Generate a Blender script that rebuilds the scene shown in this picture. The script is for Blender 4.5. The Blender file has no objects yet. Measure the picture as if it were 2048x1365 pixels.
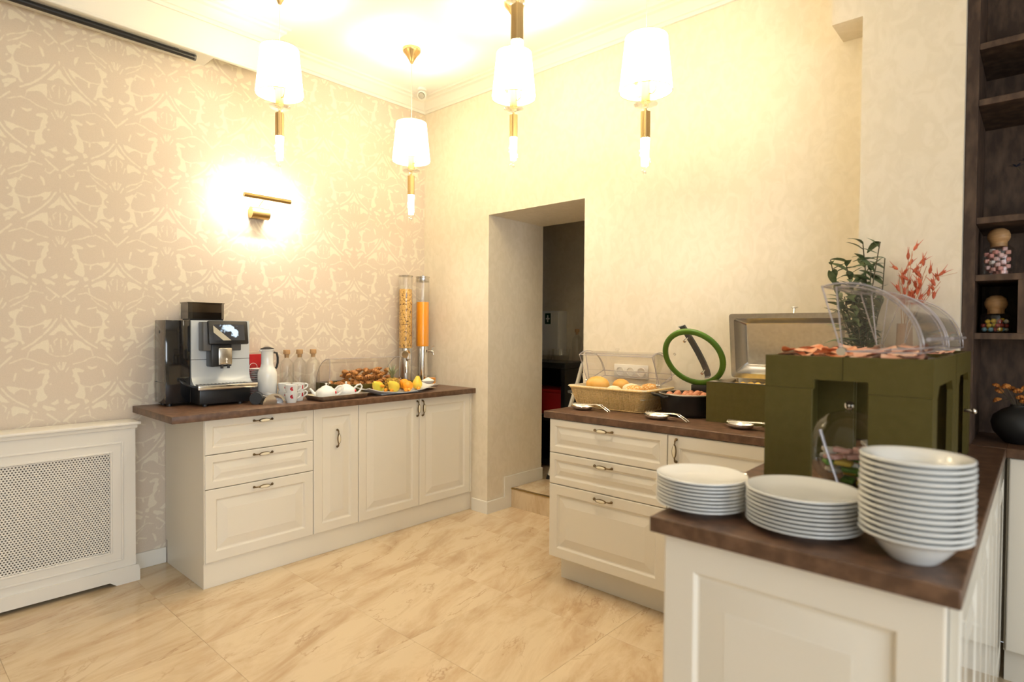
import bpy, bmesh, math, random
from mathutils import Vector, Matrix
random.seed(7)
S = bpy.context.scene
COL = S.collection
PI = math.pi

# ------------------------------------------------------------------ camera
F_PX, YAW, PITCH, ROLL, CAM_H = 1182.32, .7307, .0185, .0072, 1.33
fw = Vector((-math.sin(YAW)*math.cos(PITCH), math.cos(YAW)*math.cos(PITCH), -math.sin(PITCH)))
rt0 = Vector((math.cos(YAW), math.sin(YAW), 0)); up0 = rt0.cross(fw)
rt = math.cos(ROLL)*rt0 + math.sin(ROLL)*up0
up = -math.sin(ROLL)*rt0 + math.cos(ROLL)*up0
cam = bpy.data.cameras.new('camera'); camo = bpy.data.objects.new('camera', cam); COL.objects.link(camo)
camo.matrix_world = Matrix(((rt.x, up.x, -fw.x, 0), (rt.y, up.y, -fw.y, 0), (rt.z, up.z, -fw.z, CAM_H), (0, 0, 0, 1)))
cam.sensor_width = 36; cam.lens = F_PX*36/2048
cam.clip_start = .05
cam.dof.use_dof = True; cam.dof.focus_distance = 3.4; cam.dof.aperture_fstop = 2.0
S.camera = camo
S.cycles.transparent_max_bounces = 48

# ------------------------------------------------------------------ light
W = bpy.data.worlds.new('world'); S.world = W; W.use_nodes = True
W.node_tree.nodes['Background'].inputs[0].default_value = (.80, .90, 1, 1)
W.node_tree.nodes['Background'].inputs[1].default_value = .6
S.view_settings.view_transform = 'Standard'; S.view_settings.look = 'None'
S.view_settings.exposure = 0.52; S.view_settings.gamma = 1
S.view_settings.use_curve_mapping = False
def area(name, loc, to, sx, sy, power, col):
    l = bpy.data.lights.new(name, 'AREA'); l.shape = 'RECTANGLE'; l.size = sx; l.size_y = sy
    l.energy = power; l.color = col
    o = bpy.data.objects.new(name, l); COL.objects.link(o); o.location = loc
    o.rotation_euler = (Vector(to)-Vector(loc)).to_track_quat('-Z', 'Y').to_euler(); return o
DAY = (.86, .93, 1)
area('window_right_offscreen', (3.10, -1.85, 1.55), (0, -1.85, 1.40), 1.7, 1.4, 55, DAY)
area('window_right_offscreen', (3.10, .25, 1.55), (0, .25, 1.40), 1.7, 1.4, 55, DAY)
WARM = (1, .868, .695)

# ------------------------------------------------------------------ helpers
class G:
    """collects vertices and faces of one mesh"""
    def __init__(s): s.v = []; s.f = []
    def add(s, vs, fs):
        b = len(s.v); s.v += [tuple(v) for v in vs]; s.f += [tuple(i+b for i in f) for f in fs]; return s
    def box(s, x0, y0, z0, x1, y1, z1, bev=0.0, seg=2):
        if bev <= 0:
            return s.add([(x0,y0,z0),(x1,y0,z0),(x1,y1,z0),(x0,y1,z0),(x0,y0,z1),(x1,y0,z1),(x1,y1,z1),(x0,y1,z1)],
                         [(3,2,1,0),(4,5,6,7),(0,1,5,4),(1,2,6,5),(2,3,7,6),(3,0,4,7)])
        bm = bmesh.new(); bmesh.ops.create_cube(bm, size=1)
        for v in bm.verts:
            v.co = Vector(((x0+x1)/2+v.co.x*(x1-x0), (y0+y1)/2+v.co.y*(y1-y0), (z0+z1)/2+v.co.z*(z1-z0)))
        bmesh.ops.bevel(bm, geom=list(bm.edges), offset=bev, segments=seg, profile=.5, affect='EDGES')
        s.bm(bm); return s
    def bm(s, bm):
        bm.verts.index_update(); s.add([v.co.copy() for v in bm.verts], [[v.index for v in f.verts] for f in bm.faces]); bm.free(); return s
    def lathe(s, prof, n=32, c=(0, 0, 0), cap=True):
        vs = []; fs = []; m = len(prof)
        for i in range(n):
            a = 2*PI*i/n
            for r, z in prof: vs.append((c[0]+r*math.cos(a), c[1]+r*math.sin(a), c[2]+z))
        for i in range(n):
            j = (i+1) % n
            for k in range(m-1): fs.append((i*m+k, j*m+k, j*m+k+1, i*m+k+1))
        if cap:
            if prof[0][0] > 1e-5: fs.append(tuple(i*m for i in range(n))[::-1])
            if prof[-1][0] > 1e-5: fs.append(tuple(i*m+m-1 for i in range(n)))
        return s.add(vs, fs)
    def tube(s, path, r, n=8, closed=False, flat=1.0, cap=True):
        P = [Vector(p) for p in path]; m = len(P); rs = r if isinstance(r, (list, tuple)) else [r]*m
        vs = []; fs = []; prev = None
        for i in range(m):
            if closed: t = P[(i+1) % m]-P[i-1]
            else: t = P[min(i+1, m-1)]-P[max(i-1, 0)]
            if t.length < 1e-9: t = Vector((0, 0, 1))
            t.normalize()
            if prev is None:
                a = Vector((0, 0, 1)) if abs(t.z) < .9 else Vector((1, 0, 0)); u = t.cross(a).normalized()
            else:
                u = prev-t*prev.dot(t)
                u = u.normalized() if u.length > 1e-6 else t.orthogonal().normalized()
            prev = u; w = t.cross(u)
            for k in range(n):
                a = 2*PI*k/n; vs.append(P[i]+rs[i]*(math.cos(a)*u+flat*math.sin(a)*w))
        for i in range(m if closed else m-1):
            j = (i+1) % m
            for k in range(n): fs.append((i*n+k, i*n+(k+1) % n, j*n+(k+1) % n, j*n+k))
        if not closed and cap: fs.append(tuple(range(n))[::-1]); fs.append(tuple((m-1)*n+k for k in range(n)))
        return s.add(vs, fs)
    def cyl(s, p0, p1, r, r1=None, n=16): return s.tube([p0, p1], [r, r if r1 is None else r1], n)
    def ball(s, c, r, n=16, m=10, sc=(1, 1, 1)):
        vs = [(c[0], c[1], c[2]-r*sc[2])]; fs = []
        for i in range(1, m):
            b = -PI/2+PI*i/m
            for k in range(n):
                a = 2*PI*k/n; vs.append((c[0]+r*sc[0]*math.cos(b)*math.cos(a), c[1]+r*sc[1]*math.cos(b)*math.sin(a), c[2]+r*sc[2]*math.sin(b)))
        vs.append((c[0], c[1], c[2]+r*sc[2])); L = len(vs)-1
        for k in range(n):
            q = (k+1) % n; fs.append((0, 1+q, 1+k)); fs.append((L, L-n+k, L-n+q))
            for i in range(m-2): fs.append((1+i*n+k, 1+i*n+q, 1+(i+1)*n+q, 1+(i+1)*n+k))
        return s.add(vs, fs)
    def prism(s, pts, d0, d1, axis='y'):
        """polygon pts (a,b) extruded along an axis; axis y: (a,b)=(x,z); x: (y,z); z: (x,y)"""
        def mk(a, b, d): return {'y': (a, d, b), 'x': (d, a, b), 'z': (a, b, d)}[axis]
        n = len(pts); vs = [mk(a, b, d0) for a, b in pts]+[mk(a, b, d1) for a, b in pts]
        fs = [tuple(range(n)), tuple(range(n, 2*n))[::-1]]+[(i, i+n, (i+1) % n+n, (i+1) % n) for i in range(n)]
        return s.add(vs, fs)
    def grid(s, nu, nv, fn, closeu=False):
        vs = [fn(i/(nu if closeu else nu-1), j/(nv-1)) for i in range(nu) for j in range(nv)]
        fs = []
        for i in range(nu if closeu else nu-1):
            q = (i+1) % nu
            for j in range(nv-1): fs.append((i*nv+j, q*nv+j, q*nv+j+1, i*nv+j+1))
        return s.add(vs, fs)
    def xf(s, M):
        s.v = [tuple(M @ Vector(v)) for v in s.v]; return s
    def mesh(s, name, ang=35, recalc=True):
        me = bpy.data.meshes.new(name); me.from_pydata(s.v, [], s.f)
        if recalc:
            bm = bmesh.new(); bm.from_mesh(me); bmesh.ops.recalc_face_normals(bm, faces=bm.faces); bm.to_mesh(me); bm.free()
        me.shade_smooth()
        if ang < 180: me.set_sharp_from_angle(angle=math.radians(ang))
        me.update(); return me
def rawobj(name, me, mat, parent=None, loc=(0, 0, 0), rot=(0, 0, 0)):
    o = bpy.data.objects.new(name, me); COL.objects.link(o)
    if mat and not me.materials: me.materials.append(mat)
    o.location = loc; o.rotation_euler = rot
    if parent: o.parent = parent
    return o
def obj(name, g, mat, parent=None, loc=(0, 0, 0), rot=(0, 0, 0), ang=35):
    return rawobj(name, g.mesh(name, ang), mat, parent, loc, rot)
def tag(o, label, cat, group=None):
    o['label'] = label; o['category'] = cat
    if group: o['group'] = group
    return o
def thing(name, label, cat, loc=(0, 0, 0), rz=0, group=None):
    o = bpy.data.objects.new(name, None); COL.objects.link(o); o.empty_display_size = .05
    o.location = loc; o.rotation_euler = (0, 0, rz); return tag(o, label, cat, group)
def struct(name, g, mat, parent=None, ang=35):
    o = obj(name, g, mat, parent, ang=ang)
    if not parent: o['kind'] = 'structure'
    return o
def dup(o, parent=None, loc=None, rot=None, label=None, sc=None):
    c = o.copy(); COL.objects.link(c)
    if parent: c.parent = parent
    if loc is not None: c.location = loc
    if rot is not None: c.rotation_euler = rot
    if sc is not None: c.scale = sc
    if label: c['label'] = label
    for ch in list(o.children): dup(ch, c)
    return c

# ------------------------------------------------------------------ piles: each item is lowered until it touches what lies below
from mathutils.bvhtree import BVHTree
from mathutils import Euler
class Pile:
    def __init__(s, roots):
        bpy.context.view_layer.update(); s.items = []
        for r in roots:
            for o in [r]+list(r.children_recursive):
                if o.type == 'MESH': s.put([o.matrix_world @ v.co for v in o.data.vertices], [tuple(p.vertices) for p in o.data.polygons])
    def put(s, V, F):
        s.items.append((V, BVHTree.FromPolygons(V, F), min(v.x for v in V), max(v.x for v in V), min(v.y for v in V), max(v.y for v in V)))
    def drop(s, me, x, y, rot=(0, 0, 0), sc=1., top=2.3, sink=.0004):
        """height at which the mesh, at x, y and turned by rot, comes to rest"""
        R = Euler(rot).to_matrix()*sc; F = [tuple(p.vertices) for p in me.polygons]
        V = [R @ v.co+Vector((x, y, top)) for v in me.vertices]; own = BVHTree.FromPolygons(V, F)
        x0, x1, y0, y1 = min(v.x for v in V), max(v.x for v in V), min(v.y for v in V), max(v.y for v in V); d = top
        dn, upv = Vector((0, 0, -1)), Vector((0, 0, 1))
        for IV, T, a0, a1, b0, b1 in s.items:
            if a0 > x1 or a1 < x0 or b0 > y1 or b1 < y0: continue
            for v in V:
                h = T.ray_cast(v, dn)
                if h[0] is not None: d = min(d, h[3])
            for v in IV:
                if x0 <= v.x <= x1 and y0 <= v.y <= y1:
                    h = own.ray_cast(v, upv)
                    if h[0] is not None: d = min(d, h[3])
        z = top-d-sink; s.put([v-Vector((0, 0, d+sink)) for v in V], F); return z

# ------------------------------------------------------------------ materials
def nt(m): return m.node_tree.nodes, m.node_tree.links
def mat(name, col, rough=.5, metal=0, spec=.5, coat=0, emit=None, es=0, sss=0, trans=0, alpha=1, ior=1.5):
    m = bpy.data.materials.new(name); m.use_nodes = True
    b = m.node_tree.nodes['Principled BSDF']; i = b.inputs
    i['Base Color'].default_value = (*col, 1); i['Roughness'].default_value = rough; i['Metallic'].default_value = metal
    i['Specular IOR Level'].default_value = spec; i['Coat Weight'].default_value = coat; i['Coat Roughness'].default_value = .08
    i['IOR'].default_value = ior
    if emit: i['Emission Color'].default_value = (*emit, 1); i['Emission Strength'].default_value = es
    if sss: i['Subsurface Weight'].default_value = sss; i['Subsurface Radius'].default_value = (.02, .012, .008)
    if trans: i['Transmission Weight'].default_value = trans
    return m
def noisy(m, col2, scale=20, detail=4, lo=.35, hi=.65, bump=0, stretch=(1, 1, 1), rough2=None, coord='Object', dist=0):
    """mix the base colour with col2 by a noise, optional bump"""
    N, L = nt(m); b = N['Principled BSDF']
    tc = N.new('ShaderNodeTexCoord'); mp = N.new('ShaderNodeMapping'); mp.inputs['Scale'].default_value = stretch
    if coord == 'Position':
        ge = N.new('ShaderNodeNewGeometry'); L.new(ge.outputs['Position'], mp.inputs['Vector'])
    else: L.new(tc.outputs[coord], mp.inputs['Vector'])
    no = N.new('ShaderNodeTexNoise'); no.inputs['Scale'].default_value = scale; no.inputs['Detail'].default_value = detail
    no.inputs['Distortion'].default_value = dist
    L.new(mp.outputs[0], no.inputs['Vector'])
    mr = N.new('ShaderNodeMapRange'); mr.inputs['From Min'].default_value = lo; mr.inputs['From Max'].default_value = hi
    L.new(no.outputs['Fac'], mr.inputs['Value'])
    mx = N.new('ShaderNodeMix'); mx.data_type = 'RGBA'
    mx.inputs['A'].default_value = b.inputs['Base Color'].default_value; mx.inputs['B'].default_value = (*col2, 1)
    L.new(mr.outputs[0], mx.inputs['Factor']); L.new(mx.outputs['Result'], b.inputs['Base Color'])
    if bump:
        bp = N.new('ShaderNodeBump'); bp.inputs['Strength'].default_value = 1; bp.inputs['Distance'].default_value = bump
        L.new(no.outputs['Fac'], bp.inputs['Height']); L.new(bp.outputs[0], b.inputs['Normal'])
    return m
def thin(name, tint=(1, 1, 1), rough=.03, base=.05, edge=.55, blend=.35):
    """clear sheet: see-through with a reflection that grows towards grazing angles"""
    m = bpy.data.materials.new(name); m.use_nodes = True; N, L = nt(m); N.clear()
    o = N.new('ShaderNodeOutputMaterial'); t = N.new('ShaderNodeBsdfTransparent'); t.inputs[0].default_value = (*tint, 1)
    g = N.new('ShaderNodeBsdfGlossy'); g.inputs['Roughness'].default_value = rough
    lw = N.new('ShaderNodeLayerWeight'); lw.inputs['Blend'].default_value = blend
    mr = N.new('ShaderNodeMapRange'); mr.inputs['To Min'].default_value = base; mr.inputs['To Max'].default_value = edge
    L.new(lw.outputs['Facing'], mr.inputs['Value'])
    mx = N.new('ShaderNodeMixShader'); L.new(mr.outputs[0], mx.inputs[0]); L.new(t.outputs[0], mx.inputs[1]); L.new(g.outputs[0], mx.inputs[2])
    L.new(mx.outputs[0], o.inputs[0]); return m
def mapr(N, L, val, a, b, c=0., d=1.):
    mr = N.new('ShaderNodeMapRange'); mr.inputs['From Min'].default_value = a; mr.inputs['From Max'].default_value = b
    mr.inputs['To Min'].default_value = c; mr.inputs['To Max'].default_value = d; L.new(val, mr.inputs['Value']); return mr.outputs[0]
def mth(N, L, op, a, b=None, c=None):
    n = N.new('ShaderNodeMath'); n.operation = op
    for k, x in enumerate((a, b, c)):
        if x is None: continue
        if isinstance(x, (int, float)): n.inputs[k].default_value = x
        else: L.new(x, n.inputs[k])
    return n.outputs[0]

M = {}
M['cream'] = mat('cream_lacquer', (.80, .755, .66), .33, spec=.45)
M['cream_body'] = mat('cream_carcass', (.78, .73, .63), .42)
M['white_paint'] = mat('white_paint', (.78, .755, .70), .42)
M['trim'] = mat('trim_white', (.80, .775, .71), .45)
M['ceiling'] = mat('ceiling_paint', (.87, .85, .81), .8)
M['worktop'] = noisy(mat('brown_worktop', (.090, .046, .026), .42), (.165, .090, .052), 34, 6, .38, .66, .0006)
M['dark_wood'] = noisy(mat('dark_shelf_board', (.060, .036, .025), .55, spec=.3), (.135, .085, .056), 26, 7, .42, .70, .0004, (1, 1, .35))
M['wallB'] = noisy(mat('stucco_wallpaper', (.745, .67, .535), .55), (.79, .715, .585), 19, 9, .40, .60, .0010, (1, 1, .7), coord='Position', dist=1.2)
M['wall_plain'] = mat('plain_wall', (.74, .68, .56), .7)
M['brass'] = mat('brushed_brass', (.58, .42, .20), .32, 1)
M['old_brass'] = mat('antique_brass', (.20, .14, .075), .38, 1)
M['ceramic'] = mat('cream_ceramic', (.85, .76, .56), .15, coat=.4)
M['chrome'] = mat('polished_steel', (.78, .77, .75), .12, 1)
M['steel'] = noisy(mat('brushed_steel', (.66, .64, .60), .26, 1), (.56, .54, .50), 60, 3, .3, .7, 0, (1, 1, 12))
M['porcelain'] = mat('white_porcelain', (.78, .79, .775), .14, coat=.3)
M['black'] = mat('black_plastic', (.012, .012, .013), .35)
M['black_gloss'] = mat('black_gloss', (.010, .010, .011), .06, coat=.5)
M['bronze_gloss'] = mat('bronze_gloss_panel', (.075, .062, .052), .12, coat=.5)
M['silver'] = mat('silver_paint', (.60, .64, .67), .36, .15)
M['grey'] = mat('grey_plastic', (.10, .10, .10), .4)
M['green'] = noisy(mat('olive_board', (.088, .070, .015), .55, spec=.25), (.096, .077, .018), 40, 3)
M['acrylic'] = thin('clear_acrylic', (.985, .982, .978), .03, .022, .32, .25)
M['glass'] = thin('clear_glass', (.99, .992, .988), .02, .02, .40, .2)
M['smoke'] = thin('smoked_plastic', (.30, .27, .23), .08, .06, .5)
M['cork'] = noisy(mat('cork', (.58, .36, .17), .8), (.42, .25, .11), 300, 2)
M['wood_ball'] = noisy(mat('light_wood', (.55, .32, .14), .5), (.44, .24, .10), 30, 4, stretch=(1, 1, 6))
M['red'] = mat('red_card', (.42, .012, .016), .35)
M['redmark'] = mat('red_print', (.50, .015, .03), .3)
M['white'] = mat('white_plain', (.82, .81, .78), .4)
M['wicker'] = noisy(mat('wicker', (.76, .54, .25), .5), (.62, .41, .16), 120, 3)
M['linen'] = noisy(mat('linen_cloth', (.66, .58, .42), .85), (.58, .50, .35), 200, 2, bump=.0005)
M['lidgreen'] = mat('green_silicone', (.072, .17, .008), .38)
M['pot'] = mat('black_enamel', (.014, .013, .012), .28)
M['lamp_brass'] = mat('satin_brass', (.44, .30, .12), .42, 1)
M['gold_strip'] = mat('brass_strip', (.36, .25, .10), .35, 1)
M['orange_juice'] = mat('orange_juice', (.93, .36, .010), .3, sss=.0)
# ---- damask wallpaper: two half-dropped copies of one mirrored motif (ellipses and ogee bands);
# the distance to the motif is stored on the wall mesh, the shader cuts it into colours and frays the edges
import numpy as np
PW, PH = .487, .632
# pale ground of the paper, drawn for the strip between two mirror lines (x 268..712, one repeat is 985 high)
POLY = [
 [(268,245),(300,290),(345,335),(360,352),(312,347),(296,325),(268,314)],
 [(362,385),(400,393),(440,418),(492,455),(502,478),(470,470),(440,455),(405,455),(378,475),(362,492),(356,440)],
 [(332,222),(380,233),(440,268),(472,286),(440,277),(402,267),(386,275),(402,302),(370,284),(345,252)],
 [(580,150),(600,163),(642,180),(626,215),(602,232),(612,265),(642,290),(602,302),(598,332),(606,362),(642,385),(600,383),(562,395),(546,420),(524,415),(548,385),(552,345),(565,300),(586,272),(591,232),(580,200),(568,175)],
 [(350,625),(375,611),(400,616),(442,635),(436,650),(402,641),(386,652),(406,690),(411,738),(441,763),(447,800),(453,840),(440,866),(414,862),(380,846),(370,830),(394,800),(398,762),(384,737),(364,720),(372,700),(354,680),(361,655)],
 [(545,757),(600,738),(657,730),(642,766),(606,794),(585,772)],
 [(440,866),(470,870),(482,890),(455,906),(445,895)],
 [(712,760),(690,800),(638,851),(655,857),(690,846),(700,834),(712,829)],
 [(498,932),(560,898),(612,883),(627,900),(619,962),(600,957),(575,940),(545,940),(514,952)],
 [(460,594),(500,609),(548,603),(530,619),(500,630),(474,616)],
 [(385,125),(417,108),(406,140),(387,187),(374,176)],
 [(612,448),(650,454),(657,487),(625,472)],
 [(294,849),(320,869),(352,885),(320,897),(288,886)],
 [(340,910),(402,894),(408,910),(370,942),(345,936),(318,948),(308,930)],
 [(686,356),(660,376),(628,392),(660,404),(692,393)],
 [(640,417),(578,401),(572,417),(610,449),(635,443),(662,455),(672,437)]]
LINE = [([(298,222),(340,285),(400,350),(470,410),(548,456)],14), ([(440,272),(500,290),(560,285),(592,275)],11), ([(495,290),(492,326)],15),
 ([(372,964),(284,1032)],15), ([(618,508),(700,586)],15), ([(360,580),(430,565),(480,540),(540,525),(600,548),(632,562)],10),
 ([(268,515),(310,516),(352,494)],9), ([(283,565),(275,622)],9), ([(302,570),(281,617)],10), ([(326,600),(300,642)],9),
 ([(697,1058),(705,1115)],9), ([(678,1063),(699,1110)],10), ([(654,1093),(680,1135)],9),
 ([(440,765),(500,771),(560,752)],10), ([(499,770),(495,802)],14), ([(692,743),(650,800),(590,850),(508,896)],14),
 ([(450,945),(472,934)],14), ([(592,640),(606,692)],14), ([(480,960),(492,1010),(540,1040),(600,1060),(632,1082)],10), ([(400,1010),(460,996),(490,1006)],9),
 ([(470,140),(542,124)],12), ([(545,140),(572,172)],11), ([(500,50),(545,90),(625,136)],9), ([(268,84),(268,106)],13), ([(712,577),(712,599)],13),
 ([(268,192),(268,216)],11), ([(712,700),(712,724)],11), ([(300,40),(345,84),(376,70),(372,50)],9), ([(500,470),(512,516)],9),
 ([(300,380),(322,402),(312,430)],9), ([(268,380),(268,470)],8), ([(680,872),(658,895),(668,922)],9), ([(712,872),(712,960)],8),
 ([(346,732),(352,734)],14), ([(634,239),(640,241)],14), ([(400,640),(432,640)],16), ([(548,165),(580,158)],14), ([(345,430),(330,480)],8), ([(640,925),(655,975)],8)]
def damask_tile(nx=224, ny=494):
    X, Y = np.meshgrid(np.linspace(268, 712, nx), np.linspace(140, 1125, ny), indexing='ij')
    best = np.full(X.shape, 99.)
    def seg(x, y, p, q):
        dx, dy = q[0]-p[0], q[1]-p[1]; t = np.clip(((x-p[0])*dx+(y-p[1])*dy)/(dx*dx+dy*dy+1e-9), 0, 1)
        return np.hypot(x-p[0]-t*dx, y-p[1]-t*dy)
    for off in (-985, 0, 985):
        y = Y+off
        for P_ in POLY:
            ys = [p[1] for p in P_]
            if max(ys) < y.min()-60 or min(ys) > y.max()+60: continue
            d = np.full(X.shape, 99.); ins = np.zeros(X.shape, bool)
            for p, q in zip(P_, P_[1:]+P_[:1]):
                d = np.minimum(d, seg(X, y, p, q))
                c = (p[1] > y) != (q[1] > y); ins ^= c & (X < (q[0]-p[0])*(y-p[1])/((q[1]-p[1]) or 1e-9)+p[0])
            best = np.minimum(best, np.where(ins, -d, d))
        for P_, w in LINE:
            ys = [p[1] for p in P_]
            if max(ys) < y.min()-60 or min(ys) > y.max()+60: continue
            for p, q in zip(P_, P_[1:]): best = np.minimum(best, seg(X, y, p, q)-w*.47)
    return best
def damask_fields(Y, Z):
    T = damask_tile(); nx, ny = T.shape
    u = (1-np.abs(1-2*(((Y-.702)/PW+20) % 1)))*(nx-1); v = ((2.055-Z)/PH+20) % 1*(ny-1)
    i = np.clip(u.astype(int), 0, nx-2); j = np.clip(v.astype(int), 0, ny-2); a, b = u-i, v-j
    return T[i, j]*(1-a)*(1-b)+T[i+1, j]*a*(1-b)+T[i, j+1]*(1-a)*b+T[i+1, j+1]*a*b
def damask():
    m = mat('damask_wallpaper', (.7, .6, .5), .62, spec=.3); N, L = nt(m); b = N['Principled BSDF']
    ge = N.new('ShaderNodeNewGeometry')
    no = N.new('ShaderNodeTexNoise'); no.inputs['Scale'].default_value = 55; no.inputs['Detail'].default_value = 2.5; L.new(ge.outputs['Position'], no.inputs['Vector'])
    a1 = N.new('ShaderNodeAttribute'); a1.attribute_name = 'motif'
    mo = mth(N, L, 'ADD', a1.outputs['Fac'], mth(N, L, 'MULTIPLY', mth(N, L, 'SUBTRACT', no.outputs['Fac'], .5), 14.))
    fac = mapr(N, L, mo, -4.0, 4.0)
    fine = N.new('ShaderNodeTexNoise'); fine.inputs['Scale'].default_value = 260; fine.inputs['Detail'].default_value = 1; L.new(ge.outputs['Position'], fine.inputs['Vector'])
    mx = N.new('ShaderNodeMix'); mx.data_type = 'RGBA'
    mx.inputs['A'].default_value = (.755, .685, .555, 1); mx.inputs['B'].default_value = (.645, .555, .455, 1)
    L.new(fac, mx.inputs['Factor'])
    hs = N.new('ShaderNodeHueSaturation'); L.new(mx.outputs['Result'], hs.inputs['Color'])
    L.new(mapr(N, L, fine.outputs['Fac'], .3, .7, .97, 1.03), hs.inputs['Value'])
    L.new(hs.outputs[0], b.inputs['Base Color'])
    return m
M['damask'] = damask()

def marble():
    m = mat('marble_tile', (.7, .55, .38), .12, spec=.5); N, L = nt(m); b = N['Principled BSDF']
    ge = N.new('ShaderNodeNewGeometry'); oi = N.new('ShaderNodeObjectInfo')
    ro = N.new('ShaderNodeVectorRotate'); ro.rotation_type = 'Z_AXIS'; ro.inputs['Angle'].default_value = math.radians(-106)
    L.new(ge.outputs['Position'], ro.inputs['Vector'])
    cb = N.new('ShaderNodeCombineXYZ'); L.new(mth(N, L, 'MULTIPLY', oi.outputs['Random'], 37.), cb.inputs[0]); L.new(mth(N, L, 'MULTIPLY', oi.outputs['Random'], 11.), cb.inputs[1])
    ad = N.new('ShaderNodeVectorMath'); ad.operation = 'ADD'; L.new(ro.outputs[0], ad.inputs[0]); L.new(cb.outputs[0], ad.inputs[1])
    mp = N.new('ShaderNodeMapping'); mp.inputs['Scale'].default_value = (.85, 2.6, 1); L.new(ad.outputs[0], mp.inputs['Vector'])
    n1 = N.new('ShaderNodeTexNoise'); n1.inputs['Scale'].default_value = 2.3; n1.inputs['Detail'].default_value = 9; n1.inputs['Roughness'].default_value = .66; n1.inputs['Distortion'].default_value = .5
    L.new(mp.outputs[0], n1.inputs['Vector'])
    n2 = N.new('ShaderNodeTexNoise'); n2.inputs['Scale'].default_value = 1.5; n2.inputs['Detail'].default_value = 7; n2.inputs['Roughness'].default_value = .6; n2.inputs['Distortion'].default_value = .9
    L.new(mp.outputs[0], n2.inputs['Vector'])
    # thin veins where the second noise crosses its mean
    vein = mapr(N, L, mth(N, L, 'ABSOLUTE', mth(N, L, 'SUBTRACT', n2.outputs['Fac'], .5)), .0, .011, 1., 0.)
    n3 = N.new('ShaderNodeTexNoise'); n3.inputs['Scale'].default_value = 3.; L.new(mp.outputs[0], n3.inputs['Vector'])
    vein = mth(N, L, 'MULTIPLY', vein, mapr(N, L, n3.outputs['Fac'], .42, .62))
    mx = N.new('ShaderNodeMix'); mx.data_type = 'RGBA'; mx.inputs['A'].default_value = (.49, .345, .20, 1); mx.inputs['B'].default_value = (.655, .525, .35, 1)
    L.new(mapr(N, L, n1.outputs['Fac'], .33, .56), mx.inputs['Factor'])
    m2 = N.new('ShaderNodeMix'); m2.data_type = 'RGBA'; L.new(mx.outputs['Result'], m2.inputs['A']); m2.inputs['B'].default_value = (.36, .225, .125, 1)
    L.new(mth(N, L, 'MULTIPLY', vein, .75), m2.inputs['Factor']); L.new(m2.outputs['Result'], b.inputs['Base Color'])
    L.new(mapr(N, L, n1.outputs['Fac'], .3, .7, .10, .17), b.inputs['Roughness'])
    return m
M['marble'] = marble()
M['grout'] = mat('grout', (.60, .47, .32), .7)

# ------------------------------------------------------------------ the room
XA, YB, HC, TT, CEIL = -3.682, 3.052, .902, .036, 3.14
XJ, XJ2, DTOP, DD = -2.966, -2.1345, 2.155, 3.671
X1, Y0 = 3.0, -3.2           # far right and rear limits of the room
floor = struct('floor', G().box(XA-.1, Y0-.1, -.12, X1+.1, 3.30, -.004), M['grout'])
tiles = {}
def tile(x0, y0, x1, y1, z=0.0):
    k = (round(x1-x0, 3), round(y1-y0, 3))
    if k not in tiles:
        tiles[k] = G().box(-k[0]/2+.0004, -k[1]/2+.0004, -.009, k[0]/2-.0004, k[1]/2-.0004, 0, .0005, 1).mesh('tile')
    rawobj('tile', tiles[k], M['marble'], floor, ((x0+x1)/2, (y0+y1)/2, z))
yy = [-.22+.602*i for i in range(-5, 6)]
for j, y in enumerate(yy):
    ya, yb = max(y, Y0), min(y+.602, YB)
    if yb-ya < .02: continue
    xs = [XA]+[XA+.482+.602*i for i in range(0, 12) if XA+.482+.602*i < X1-.05]+[X1]
    for a, b in zip(xs, xs[1:]): tile(a, ya, b, yb)
tile(XJ, YB, XJ2, 3.305)
tile(-.236, YB, X1, 3.295)

def wall_left():
    n_y, n_z = 790, 790; ya, yb = -.06, YB
    Y, Z = np.meshgrid(np.linspace(ya, yb, n_y), np.linspace(0, CEIL, n_z), indexing='ij')
    mo = damask_fields(Y, Z)
    co = np.stack([np.full(Y.shape, XA), Y, Z], -1).reshape(-1, 3)
    idx = np.arange(n_y*n_z).reshape(n_y, n_z)
    fc = np.stack([idx[:-1, :-1], idx[1:, :-1], idx[1:, 1:], idx[:-1, 1:]], -1).reshape(-1, 4)
    # plain back and the stretch of wall outside the picture
    ex = np.array([(XA, Y0, 0), (XA, ya, 0), (XA, ya, CEIL), (XA, Y0, CEIL), (XA-.12, Y0, 0), (XA-.12, YB, 0), (XA-.12, YB, CEIL), (XA-.12, Y0, CEIL)])
    b0 = len(co); co = np.concatenate([co, ex])
    fc = np.concatenate([fc, np.array([(0, 1, 2, 3), (4, 7, 6, 5), (3, 7, 4, 0)])+b0])
    me = bpy.data.meshes.new('wall_left'); nf = len(fc)
    me.vertices.add(len(co)); me.vertices.foreach_set('co', co.astype(np.float32).ravel())
    me.loops.add(nf*4); me.loops.foreach_set('vertex_index', fc.astype(np.int32).ravel())
    me.polygons.add(nf); me.polygons.foreach_set('loop_start', np.arange(0, nf*4, 4, dtype=np.int32))
    me.update(calc_edges=True); me.validate()
    at = me.attributes.new('motif', 'FLOAT', 'POINT'); at.data.foreach_set('value', np.concatenate([mo.reshape(-1), np.full(8, 20.)]).astype(np.float32))
    me.update(); o = rawobj('wall_left', me, M['damask']); o['kind'] = 'structure'
wall_left()
wb = G()
wb.box(XA-.12, YB, 0, XJ, DD, CEIL); wb.box(XJ2, YB, 0, -.585, DD, CEIL); wb.box(XJ, YB, DTOP, XJ2, DD, CEIL)
wall_b = struct('wall_back', wb, M['wallB'])
col_ = G().box(-.585, 2.852, 0, -.236, 3.42, CEIL).box(-.703, 2.852, 2.664, -.585, YB+.002, CEIL)
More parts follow.
